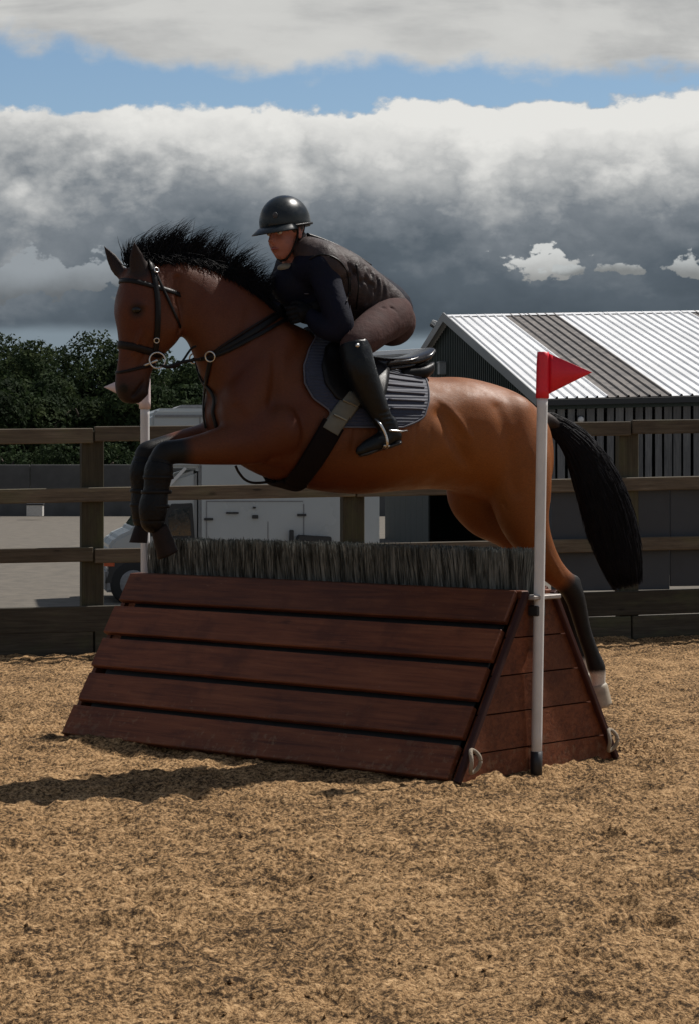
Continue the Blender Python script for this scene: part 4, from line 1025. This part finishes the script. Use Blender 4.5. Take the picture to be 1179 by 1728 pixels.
v, f = tube([HF(272, 618, .08), HF(300, 618, .085), HF(322, 590, .09), HF(332, 584, .10)], [.005]*4, n=8); mesh_obj('martingale_strap', v, f, M_leather, bridle)
A, B = surf([(338, 606), (372, 598), (420, 575), (470, 548), (505, 530)], .012, 6)
mesh_obj('rein', *ribbon(A, B, .018, .004), M_leather, bridle); A, B = both(A, B); mesh_obj('rein', *ribbon(A, B, .018, .004), M_leather, bridle)
bp = thing('breastplate', HF(357, 600, .15), 'black leather breastplate with metal ring on the horse chest', 'breastplate')
strap('shoulder_strap', bp, [(357, 600), (385, 585), (425, 562), (462, 538), (478, 526)], .028, M_leather, .007)
strap('upper_strap', bp, [(362, 594), (390, 574), (428, 551), (462, 530)], .010, M_metal if False else M_bleather, .010)
h = on(357, 601, .014); ring('ring', bp, h[0], .022, h[1], M_metal, .0038); ring('ring', bp, mirror(h[0]), .022, h[1], M_metal, .0038)
strap('chest_strap', bp, [(357, 606), (351, 635), (347, 665), (346, 700), (350, 722)], .022, M_leather, .006)
v, f = tube([HF(398, 786, 0), HF(404, 798, 0), HF(415, 810, 0), HF(432, 815, 0), HF(465, 812, 0)], [.006]*5, n=8); mesh_obj('belly_strap', v, f, M_leather, bp)
# saddle cloth draped over the back
def drape_pts(s, phi, off, zc=1.52):
    l0 = Vector(HL(s, 0, zc)); d = hv*math.sin(phi)+Vector((0, 0, math.cos(phi))); h = bvh.ray_cast(l0+d*.8, -d, .8)
    if h[0] is None: return l0+d*.25, d
    return h[0]+h[1]*off, h[1]
def sphi(px, py, zc=1.52):
    h = on(px, py, 0)
    while h is None: py += 4; h = on(px, py, 0)
    l = to_local(np.array(h[0])); return l[0], math.atan2(l[1], l[2]-zc)
def drape(name, parent, front, rear, off, th, mat, nphi=34, ns=26, zc=1.52):
    fr = [sphi(*q_) for q_ in front]; re = [sphi(*q_) for q_ in rear]
    pmax = min(fr[-1][1], re[-1][1]) if False else max(fr[-1][1], re[-1][1])
    fp = [a[1] for a in fr]; fsv = [a[0] for a in fr]; rp = [a[1] for a in re]; rsv = [a[0] for a in re]
    o1 = np.argsort(fp); o2 = np.argsort(rp); fp, fsv = np.array(fp)[o1], np.array(fsv)[o1]; rp, rsv = np.array(rp)[o2], np.array(rsv)[o2]
    grid = []
    for i in range(-nphi, nphi+1):
        ph = pmax*i/nphi; a = np.interp(abs(ph), fp, fsv); b_ = np.interp(abs(ph), rp, rsv); row = []
        if abs(i) > nphi-3:  # rounded lower corners
            sh_ = (a-b_)*(.04, .09, .18)[abs(i)-(nphi-2)]*.5; a -= sh_; b_ += sh_
        for j in range(ns+1): row.append(drape_pts(a+(b_-a)*j/ns, ph, off, zc))
        grid.append(row)
    P = np.array([[tuple(c[0]) for c in r_] for r_ in grid]); N_ = np.array([[tuple(c[1]) for c in r_] for r_ in grid])
    for _ in range(4):
        P[1:-1, 1:-1] = (P[:-2, 1:-1]+P[2:, 1:-1]+P[1:-1, :-2]+P[1:-1, 2:]+4*P[1:-1, 1:-1])/8; N_[1:-1, 1:-1] = (N_[:-2, 1:-1]+N_[2:, 1:-1]+N_[1:-1, :-2]+N_[1:-1, 2:]+4*N_[1:-1, 1:-1])/8
    N_ /= np.linalg.norm(N_, axis=2)[:, :, None]; r_, c_ = P.shape[:2]; top = P+N_*th
    vs = np.concatenate([P.reshape(-1, 3), top.reshape(-1, 3)]); id_ = lambda i, j, k: k*r_*c_+i*c_+j; fs_ = []
    for i in range(r_-1):
        for j in range(c_-1):
            fs_.append((id_(i, j, 0), id_(i, j+1, 0), id_(i+1, j+1, 0), id_(i+1, j, 0))); fs_.append((id_(i, j, 1), id_(i+1, j, 1), id_(i+1, j+1, 1), id_(i, j+1, 1)))
    for i in range(r_-1):
        for j in (0, c_-1): fs_.append((id_(i, j, 0), id_(i+1, j, 0), id_(i+1, j, 1), id_(i, j, 1)))
    for j in range(c_-1):
        for i in (0, r_-1): fs_.append((id_(i, j, 0), id_(i, j+1, 0), id_(i, j+1, 1), id_(i, j, 1)))
    o = mesh_obj(name, vs, fs_, mat, parent)
    bm = bmesh.new(); bm.from_mesh(o.data); bmesh.ops.recalc_face_normals(bm, faces=bm.faces); bm.to_mesh(o.data); bm.free()
    edge = [top[i, 0] for i in range(r_)]+[top[-1, j] for j in range(1, c_)]+[top[i, -1] for i in range(r_-2, -1, -1)]+[top[0, j] for j in range(c_-2, 0, -1)]
    return o, top, N_, edge
m, t, p = new_mat('quilted_navy'); tc = t.node('ShaderNodeTexCoord'); n_ = t.noise(tc.outputs['Object'], 60, 4, .6)
wv = t.node('ShaderNodeTexWave'); wv.bands_direction = 'Z'; wv.inputs['Scale'].default_value = 22; wv.inputs['Distortion'].default_value = .6; t.l.new(tc.outputs['Object'], wv.inputs[0])
ks = t.sm(n_, .3, .7, .8, 1.2); t.l.new(t.mix(1.0, (.012, .018, .042), t.comb(ks, ks, ks), 'MULTIPLY'), p.inputs['Base Color']); p.inputs['Roughness'].default_value = .7; p.inputs['Sheen Weight'].default_value = .3
b = t.node('ShaderNodeBump'); b.inputs['Strength'].default_value = .35; b.inputs['Distance'].default_value = .006; t.l.new(wv.outputs['Fac'], b.inputs['Height']); t.l.new(b.outputs[0], p.inputs['Normal'])
M_quilt = m
pad = thing('saddle_pad', HF(620, 660, .3), 'navy quilted saddle pad with pale piping under the saddle', 'saddle pad')
front = [(532, 572), (520, 592), (511, 620), (513, 648), (528, 674), (556, 694)]; rear = [(716, 645), (720, 660), (720, 680), (712, 705), (690, 722)]
o, top, N_, edge = drape('pad_cloth', pad, front, rear, .006, .010, M_quilt)
v, f = tube(edge+[edge[0]], [.0045]*(len(edge)+1), n=6, sub=1); mesh_obj('piping', v, f, M_pipe, pad)
# horizontal quilting rolls towards the rear of the pad
r_, c_ = top.shape[:2]
for fr_ in (.28, .37, .46, .55, .64, .73, .82):
    for sg in (1, -1):
        i = int(round((r_-1)/2+sg*fr_*(r_-1)/2)); pts = top[i, int(c_*.60):c_-1]+N_[i, int(c_*.60):c_-1]*.003
        v, f = tube(list(pts), [.0045]*len(pts), n=6, sub=1); mesh_obj('quilt_roll', v, f, M_pipe, pad)
# saddle
saddle = thing('saddle', HF(640, 620, 0), 'black leather jumping saddle with raised cantle under the rider', 'saddle')
front = [(560, 560), (546, 590), (540, 620), (546, 650), (566, 676), (590, 686)]; rear = [(652, 632), (650, 650), (646, 668), (638, 684), (620, 690)]
drape('flap', saddle, front, rear, .020, .010, M_leather, 26, 16)
seat = [(560, 575, 540+40, 612, .06), (580, 590, 590, 622, .085), (615, 600, 620, 630, .11), (650, 604, 652, 626, .12), (680, 601, 682, 622, .14), (703, 594, 702, 614, .14), (718, 587, 717, 602, .10)]
v, f = stations([(*a, 2.5, 0) for a in seat], 5, 26); M_seat = plain('shiny_leather', (.016, .013, .012), .24, var=.3, scale=40, spec=.6); mesh_obj('seat', v, f, M_seat, saddle)
for k, (dy, w_) in enumerate(((0, .145), (9, .135))):
    pts = [HF(652+k*4, 610+dy, -.10+0), HF(690, 606+dy, -w_), HF(712-k*2, 598+dy, -.08), HF(716-k*2, 595+dy, 0), HF(712-k*2, 600+dy, .08), HF(692, 608+dy, w_), HF(652+k*4, 613+dy, .14)]
    v, f = tube(pts, [.007]*7, n=8, sub=5); mesh_obj('cantle_welt', v, f, M_seat, saddle)
for s_ in (1, -1):
    v, f = stations([(655, 622, 655, 648, .045, 2.5, 0, .10*s_), (690, 618, 690, 644, .05, 2.5, 0, .11*s_), (712, 612, 710, 632, .03, 2.5, 0, .10*s_)], 4, 14); mesh_obj('panel', v, f, M_leather, saddle)
girth = thing('girth', HF(520, 760, .28), 'dark girth with pale elastic buckled below the saddle flap', 'girth')
def gband(name, pxs, w, mat, off=.02):
    A, B = surf(pxs, off, 6); mesh_obj(name, *ribbon(A, B, w, .008), mat, girth); A2, B2 = both(A, B); mesh_obj(name, *ribbon(A2, B2, w, .008), mat, girth); return A
gband('elastic', [(597, 672), (580, 692), (562, 718), (556, 728)], .085, M_elastic, .022)
A = gband('girth_side', [(562, 716), (545, 745), (526, 775), (506, 802), (498, 812)], .105, M_girth, .018)
l0, l1 = to_local(A[-1]), to_local(A[-1])*np.array([1, -1, 1]); bt = []; bn = []
for k in range(13):
    q_ = -1+2*k/12; h = bvh.ray_cast(HL(l0[0]+.0, l0[1]*-q_, .6), Vector((0, 0, 1)), 1.0)
    if h[0] is not None: bt.append(h[0]+h[1]*.014); bn.append(h[1])
mesh_obj('belly_pad', *ribbon(bt, bn, .13, .012), M_girth, girth)
for q_ in ((586, 684), (571, 706)):
    h = on(*q_, .034); box('buckle', girth, h[0], (.07, .008, .012), plain('dull_buckle', (.25, .24, .2), .4, metal=.8), xd=HF(600, 690, .3)-HF(570, 676, .3), zd=h[1], bevel=.002)
# boots on the forelegs
M_boot = plain('black_neoprene', (.003, .0025, .003), .36, var=.4, scale=25, bump=.5, bscale=60, spec=.2)
def tendon_boot(rows, label):
    t_ = thing('tendon_boot', HF(rows[1][0], rows[1][1], rows[1][2]), label, 'leg boot', 'leg boots of the horse')
    v, f = limb(rows); mesh_obj('shell', v, f, M_boot, t_)
    for k in (0.25, .5, .75):
        a = np.array(HF(*rows[0][:3]))*(1-k)+np.array(HF(*rows[-1][:3]))*k; rr = rows[1][3]+.001
        pts = [Vector(a)+hu*rr*math.cos(x_)+hv*rr*math.sin(x_)*.95 for x_ in np.linspace(0, 2*math.pi, 19)]
        v, f = ribbon(pts[:-1], [(p_-Vector(a)) for p_ in pts[:-1]], .016, .002, True); mesh_obj('strap', v, f, M_leather, t_)
    return t_
tendon_boot([(271, 781, .12, .056), (268, 797, .12, .064), (264, 826, .12, .055), (259, 856, .12, .063), (258, 879, .12, .054)], 'black boot on the near foreleg, in front of the other foreleg')
tendon_boot([(243, 781, -.12, .052), (241, 797, -.12, .059), (241, 826, -.12, .050), (243, 855, -.12, .058), (243, 876, -.12, .050)], 'black boot on the far foreleg, leftmost of the horse legs')

# ------------------------------------------------------------------ rider
M_skin = plain('skin', (.37, .145, .105), .55, var=.1, scale=30, spec=.35)
M_jacket = plain('navy_jersey', (.0035, .0045, .014), .75, var=.2, scale=12, bump=.5, bscale=22, spec=.2)
M_vest = plain('brown_gilet', (.040, .027, .026), .6, var=.3, scale=14, bump=1.0, bscale=17, spec=.25)
M_breech = plain('grey_brown_breeches', (.066, .037, .034), .8, spec=.15, var=.2, scale=14, bump=.5, bscale=28)
M_rboot = plain('riding_boot_leather', (.003, .004, .005), .35, var=.2, scale=30, bump=.4, bscale=30, spec=.28)
M_helmet = plain('matt_black_helmet', (.006, .009, .010), .3, var=.1, scale=20, spec=.45)
M_glove = plain('black_glove', (.006, .006, .008), .7, spec=.15, bump=.3, bscale=150)
M_rhair = plain('dark_brown_hair', (.05, .028, .018), .55, bump=.6, bscale=160)
rider = thing('person', HF(640, 560, 0), 'person in dark helmet, navy top, brown gilet and tall boots crouching forward over the horse', 'person')
# face frame: looks ahead and a little towards the viewer, chin down
ff_ = (hu*.80+hv*.42+Vector((0, 0, -.16))).normalized(); fu = (Vector((0, 0, 1))+hu*.14); fu = (fu-ff_*fu.dot(ff_)).normalized(); fl_s = fu.cross(ff_).normalized()   # its left
HC = HF(481, 392, .02)
def FP(f_, l_, u_): return HC+ff_*f_+fl_s*l_+fu*u_
ax3 = np.array([tuple(ff_), tuple(fl_s), tuple(fu)])
head = [ball(FP(-.012, 0, .03), (.098, .076, .10), 14, ax3), ball(FP(.022, 0, -.045), (.070, .057, .075), 12, ax3), ball(FP(.046, 0, -.088), (.036, .034, .030), 10, ax3),
        ball(FP(.094, 0, -.030), (.018, .012, .018), 8, ax3), tube([FP(.090, 0, .010), FP(.104, 0, -.018), FP(.112, 0, -.032)], [.008, .010, .013], n=10),
        ball(FP(.083, 0, -.066), (.014, .022, .011), 8, ax3), ball(FP(-.005, .078, -.015), (.018, .008, .030), 8, ax3), ball(FP(-.005, -.078, -.015), (.018, .008, .030), 8, ax3),
        tube([FP(-.03, 0, -.04), HF(497, 440, 0), HF(515, 462, 0)], [.056, .056, .068], n=16)]
# body (bare figure that the clothes go over)
def JT(*r_): return limb(r_, n=16)
SH_n, EL_n, HD_n = (545, 452, .19), (574, 553, .27), (520, 527, .12)
SH_f, EL_f, HD_f = (492, 452, -.18), (466, 512, -.26), (492, 532, -.10)
body_r = head+[JT((515, 452, 0, .07), (545, 462, 0, .115), (585, 480, 0, .125), (620, 502, 0, .105), (636, 528, 0, .09), (640, 536, 0, .07)),
    JT((*SH_n, .052), (562, 505, .24, .046), (*EL_n, .036), (545, 544, .20, .028), (*HD_n, .020)), JT((*SH_f, .052), (476, 482, -.23, .046), (*EL_f, .036), (480, 525, -.18, .028), (*HD_f, .020)),
    JT((640, 535, .09, .06), (632, 554, .20, .070), (612, 573, .28, .060), (598, 590, .31, .055), (612, 640, .34, .050), (640, 695, .345, .036), (652, 722, .345, .034)),
    JT((635, 535, -.10, .06), (615, 554, -.20, .070), (592, 575, -.28, .065), (575, 590, -.31, .055), (592, 640, -.34, .050), (620, 695, -.345, .036), (632, 722, -.345, .034))]
rc, rf = remesh(body_r, .0052, 5)
for l_ in (.030, -.030):
    rc = bump_pts(rc, FP(.085, l_, .008), .016, -ff_*.014); rc = bump_pts(rc, FP(.086, l_, .030), .014, ff_*.006)
    rc = bump_pts(rc, FP(.072, l_*1.5, -.030), .020, ff_*.007)
rc = groove(rc, FP(.095, .020, -.066), FP(.095, -.020, -.066), .004, -ff_*.007)
rc = bump_pts(rc, FP(.088, 0, -.079), .009, -ff_*.006)
mesh_obj('body', rc, rf, M_skin, rider)
M_eyew = plain('eye_white', (.55, .53, .5), .2); M_iris = plain('brown_iris', (.03, .015, .01), .1); M_lip = plain('lips', (.32, .09, .08), .45)
for l_ in (.030, -.030):
    e = mesh_obj('eye', *ball(FP(.072, l_, .006), .0125, 8), M_eyew, rider); mesh_obj('iris', *ball(FP(.0815, l_*1.0, .005), .0055, 6), M_iris, e)
    mesh_obj('eyebrow', *tube([FP(.084, l_-.014, .024), FP(.089, l_, .029), FP(.080, l_+.016*(1 if l_ > 0 else 1), .026)], [.002, .0035, .002], n=6), M_rhair, rider)
mesh_obj('lips', *tube([FP(.088, -.021, -.068), FP(.0965, -.008, -.064), FP(.0965, .008, -.064), FP(.088, .021, -.068)], [.002, .0052, .0052, .002], n=8), M_lip, rider)
mesh_obj('hair', *join([ball(FP(-.045, 0, -.035), (.062, .070, .05), 10, ax3), ball(FP(-.01, .066, .02), (.045, .014, .035), 8, ax3), ball(FP(-.01, -.066, .02), (.045, .014, .035), 8, ax3), ball(FP(-.085, 0, -.055), (.035, .05, .028), 8, ax3)]), M_rhair, rider)
# helmet
hv_, hf_ = ball(FP(-.013, 0, .043), (.129, .106, .121), 20, ax3)
lc = (hv_-np.array(tuple(HC))) @ ax3.T
cut = .018+.10*np.clip(-lc[:, 0]-.03, 0, .1)*-.9
lowm = lc[:, 2] < cut; lc[lowm, 2] = cut[lowm]+(lc[lowm, 2]-cut[lowm])*.06
hv_ = lc @ ax3+np.array(tuple(HC)); helm = mesh_obj('helmet', hv_, hf_, M_helmet, rider)
pk = []; pf = []
for i in range(15):
    a = (i/14-.5)*2.3
    for k, (rr, dz) in enumerate(((.100, .040), (.136, .022), (.170, .004), (.172, -.002), (.136, .012), (.100, .028))):
        ext = rr if k in (0, 5) else .100+(rr-.100)*math.cos(a)**.8*1.0
        pk.append(tuple(FP(-.016+math.cos(a)*(ext+.018), math.sin(a)*(ext*.86+.010), dz+.006)))
for i in range(14):
    for k in range(6): pf.append((i*6+k, i*6+(k+1) % 6, i*6+6+(k+1) % 6, i*6+6+k))
pf += [tuple(range(6)), tuple(14*6+5-k for k in range(6))]
mesh_obj('peak', pk, pf, M_helmet, rider)
rim = [FP(-.016+math.cos(a)*.130, math.sin(a)*.107, .022+.0*math.cos(a)-(.0 if math.cos(a) > 0 else -.012*math.cos(a)*0)) for a in np.linspace(0, 2*math.pi, 33)]
mesh_obj('helmet_rim', *tube(rim, [.006]*33, n=8, sub=1), M_leather, rider)
bd = FP(.101, .043, .080); bn_ = (ff_*.9+fl_s*.45+fu*.3).normalized(); mesh_obj('helmet_badge', *ball(bd, (.004, .012, .014), 8, np.array([tuple(bn_), tuple(bn_.cross(fu).normalized()), tuple(fu)])), plain('grey_badge', (.04, .04, .045), .5), rider)
for sg in (1, -1):
    mesh_obj('chin_strap', *tube([FP(.005, .083*sg, .03), FP(.012, .076*sg, -.03), FP(.030, .055*sg, -.080), FP(.045, .02*sg, -.118), FP(.047, 0, -.121)], [.006]*5, n=8, flat=.6), M_leather, rider)
    mesh_obj('chin_strap', *tube([FP(-.045, .085*sg, .02), FP(-.02, .08*sg, -.03), FP(.012, .072*sg, -.055)], [.005]*3, n=8, flat=.6), M_leather, rider)
mesh_obj('collar', *tube([HF(505, 437, 0), HF(516, 452, 0), HF(524, 462, 0)], [.060, .072, .09], n=20), plain('pale_collar', (.12, .11, .09), .8, bump=.3), rider)
mesh_obj('shirt_collar', *ball(HF(487, 452, .02), (.05, .045, .022), 10), plain('pale_shirt', (.20, .18, .14), .8), rider)
# navy jersey: torso and both sleeves in one piece
jer = [JT((520, 455, 0, .085), (545, 464, 0, .138), (585, 486, 0, .142), (622, 506, 0, .132), (650, 525, 0, .13)),
       ball(HF(505, 480, 0), (.13, .12, .11)), ball(HF(528, 500, .0), (.14, .12, .13)), 
       JT((*SH_n, .073), (556, 490, .225, .066), (568, 525, .26, .062), (*EL_n, .060), (555, 554, .235, .056), (538, 545, .18, .048), (522, 530, .125, .034)),
       JT((*SH_f, .074), (476, 482, -.23, .066), (*EL_f, .060), (480, 525, -.18, .048), (*HD_f, .036)),
       JT((525, 452, .10, .09), (545, 450, .18, .078)), JT((505, 450, -.10, .09), (492, 450, -.18, .078))]
jc, jf = remesh(jer, .008, 8)
for k in range(7):  # sleeve folds
    q_ = k/6; c = np.array(HF(552+24*q_, 480+70*q_, .22+.05*q_)); jc = groove(jc, Vector(c)-hu*.07+Vector((0, 0, .03)), Vector(c)+hu*.05-Vector((0, 0, .02*((-1)**k))), .009, hv*-.008)
mesh_obj('jersey', jc, jf, M_jacket, rider)
mesh_obj('chest_logo', *ball(on(518, 495, .004, BVHTree.FromPolygons([Vector(v_) for v_ in jc], jf))[0], (.012, .004, .003), 6), M_pipe, rider)
# gilet: back and sides, cut away at the arm
gil = [stations([(514, 398, 520, 470, .13, 2.2), (540, 405, 545, 520, .185, 2.3), (570, 418, 575, 540, .205, 2.4), (605, 441, 608, 552, .185, 2.3), (638, 468, 636, 552, .162, 2.2), (662, 491, 657, 550, .15, 2.2), (674, 512, 667, 546, .125, 2.2)], 4, 28),
       JT((520, 425, .09, .07), (545, 438, .16, .080), (556, 452, .19, .084)), JT((505, 425, -.09, .07), (515, 436, -.15, .066))]
gc, gf = remesh(gil, .008, 8)
for k in range(6):  # crossway creases over the lower back
    a = HF(612+k*12, 452+k*8, .17); b_ = HF(600+k*15, 545-k*2, .2); gc = groove(gc, a, b_, .011, (hv*.6+Vector((0, 0, .6)))*-.017); 
    gc = groove(gc, HF(618+k*12, 456+k*8, .17), HF(607+k*15, 540-k*2, .2), .010, (hv*.6+Vector((0, 0, .6)))*.010)
for k in range(9):
    a = HF(560+k*9, 430+k*6+(k % 3)*7, .19); b_ = HF(572+k*9, 455+k*6-(k % 2)*12, .2); gc = groove(gc, a, b_, .009, hv*-.012)
mesh_obj('gilet', gc, gf, M_vest, rider)
mesh_obj('back_seam', *tube([HF(518, 396, 0), HF(545, 405, 0), HF(575, 418, 0), HF(605, 435, 0), HF(625, 448, 0)], [.010, .009, .009, .008, .006], n=8), M_leather, rider)
ah = []
for k in range(15):
    a = -1.9+k*.27; ah.append(HF(556+34*math.cos(a)*1.0, 468+36*math.sin(a), .245-.03*math.cos(a)))
jb = BVHTree.FromPolygons([Vector(v_) for v_ in np.concatenate([gc, jc])], gf+[tuple(i+len(gc) for i in f_) for f_ in jf])
A, B = surf([(524, 438), (540, 430), (560, 433), (577, 445), (588, 466), (590, 492), (584, 510)], .003, 6, jb)
mesh_obj('armhole_edge', *ribbon(A, B, .007, .003), M_leather, rider)
A, B = surf([(600, 446), (604, 480), (600, 520)], .002, 6, jb); mesh_obj('side_seam', *ribbon(A, B, .007, .003), M_leather, rider)
# breeches
bre = [JT((634, 526, 0, .110), (652, 537, 0, .126), (660, 543, 0, .115)),
       JT((661, 531, .08, .100), (650, 540, .14, .098), (633, 553, .21, .088), (615, 568, .27, .082), (600, 582, .305, .070), (600, 600, .315, .062)),
       JT((655, 528, -.09, .118), (640, 540, -.14, .112), (615, 553, -.21, .100), (595, 568, -.27, .082), (580, 582, -.305, .070), (578, 600, -.315, .062)),
       ball(HF(663, 532, .07), (.090, .095, .098)), ball(HF(652, 533, -.07), (.092, .10, .098))]
bc_, bf_ = remesh(bre, .008, 8)
for k in range(6):
    a = HF(655-k*9, 510+k*9, .24); b_ = HF(672-k*10, 540+k*7, .22); bc_ = groove(bc_, a, b_, .009, hv*-.009)
mesh_obj('breeches', bc_, bf_, M_breech, rider)
# tall boots, feet and spurs
def boot(dx, t, sg):
    v, f = _limb([(596+dx, 578, t-.03*sg, .066), (600+dx, 594, t-.02*sg, .070), (606+dx, 620, t, .070), (617+dx, 650, t, .066), (632+dx, 682, t, .054), (645+dx, 708, t, .044), (652+dx, 722, t, .042)])
    p2 = [(v, f), limb([(655+dx, 716, t, .042), (656+dx, 734, t, .040), (640+dx, 745, t, .040), (620+dx, 754, t, .034), (606+dx, 761, t+.005*sg, .022)]), ball(HF(665+dx, 736, t), (.034, .034, .032))]
    c, f = remesh(p2, .007, 6)
    for k in range(4): c = groove(c, HF(632+dx+k*3, 700+k*7, t+.05*sg), HF(660+dx, 694+k*8, t+.04*sg), .006, hv*sg*-.006)
    o = mesh_obj('riding_boot', c, f, M_rboot, rider)
    sole = [HF(a+dx, b_, t) for a, b_ in ((672, 748), (655, 754), (640, 757), (620, 765), (606, 769))]
    mesh_obj('sole', *tube(sole, [.028, .030, .026, .030, .016], n=12, flat=.3), M_blackp, o)
    mesh_obj('heel', *ball(HF(669+dx, 746, t), (.022, .026, .016), 8), M_blackp, o)
    mesh_obj('spur', *tube([HF(655+dx, 726, t+.045*sg), HF(674+dx, 728, t+.04*sg), HF(686+dx, 727, t)], [.005, .005, .004], n=8), M_metal, o)
boot(0, .345, 1); boot(-18, -.345, -1)
# stirrups belong to the saddle
for dx, t, sg in ((0, .345, 1), (-18, -.345, -1)):
    q_ = [HF(a+dx, b_, t+e_) for a, b_, e_ in ((629, 704, 0), (640, 715, .05*sg), (650, 735, .062*sg), (652, 752, .058*sg), (645, 758, 0), (640, 752, -.058*sg), (636, 735, -.062*sg), (630, 715, -.05*sg), (629, 704, 0))]
    mesh_obj('stirrup_iron', *tube(q_, [.0065]*9, n=8), M_metal, saddle)
    mesh_obj('stirrup_tread', *tube([q_[3], q_[4], q_[5]], [.014, .016, .014], n=10, flat=.4), M_metal, saddle)
    a = on(600, 640, .03)[0] if sg > 0 else mirror(on(600, 640, .03)[0])
    mesh_obj('stirrup_leather', *ribbon([a, a.lerp(q_[0], .5)+hv*sg*.01, q_[0]], [hv*sg]*3, .026, .004), M_leather, saddle)
h = None
mesh_obj('knee_bead', *ball(HF(602, 583, .385), .011, 8), M_metal, rider)  # small polished metal ball at the near knee
# gloved hands closed on the reins
def hand(c, sg):
    c = Vector(c); fw = (hu*.9+Vector((0, 0, -.25))).normalized(); sd = (hv*sg*1.0); up = fw.cross(sd)*(1 if sg > 0 else 1); up = Vector((0, 0, 1))
    up = (up-fw*up.dot(fw)).normalized(); sd = up.cross(fw); inn = -hv*sg; inn = (inn-fw*inn.dot(fw)).normalized()
    P_ = [tube([c-fw*.055, c-fw*.02, c+fw*.02, c+fw*.035], [.026, .034, .036, .028], n=12, flat=1.0)]
    for k, (u_, L_) in enumerate(((.032, .95), (.011, 1.0), (-.010, .95), (-.030, .8))):
        b0 = c+fw*.025+up*u_-inn*.008; P_.append(tube([b0, b0+fw*.030*L_, b0+fw*.042*L_+inn*.022, b0+fw*.020*L_+inn*.042, b0-fw*.002+inn*.036], [.0105, .0105, .010, .0095, .0075], n=10, sub=3))
    P_.append(tube([c-fw*.015+up*.03+inn*.010, c+fw*.012+up*.048+inn*.022, c+fw*.036+up*.046+inn*.030], [.012, .0115, .009], n=10))
    o = mesh_obj('glove', *remesh(P_, .003, 2), M_glove, rider)
    mesh_obj('glove_cuff', *tube([c-fw*.11, c-fw*.04], [.037, .034], n=12, sub=1), M_glove, o)
hand(HF(512, 527, .12), 1); hand(HF(484, 532, -.10), -1)
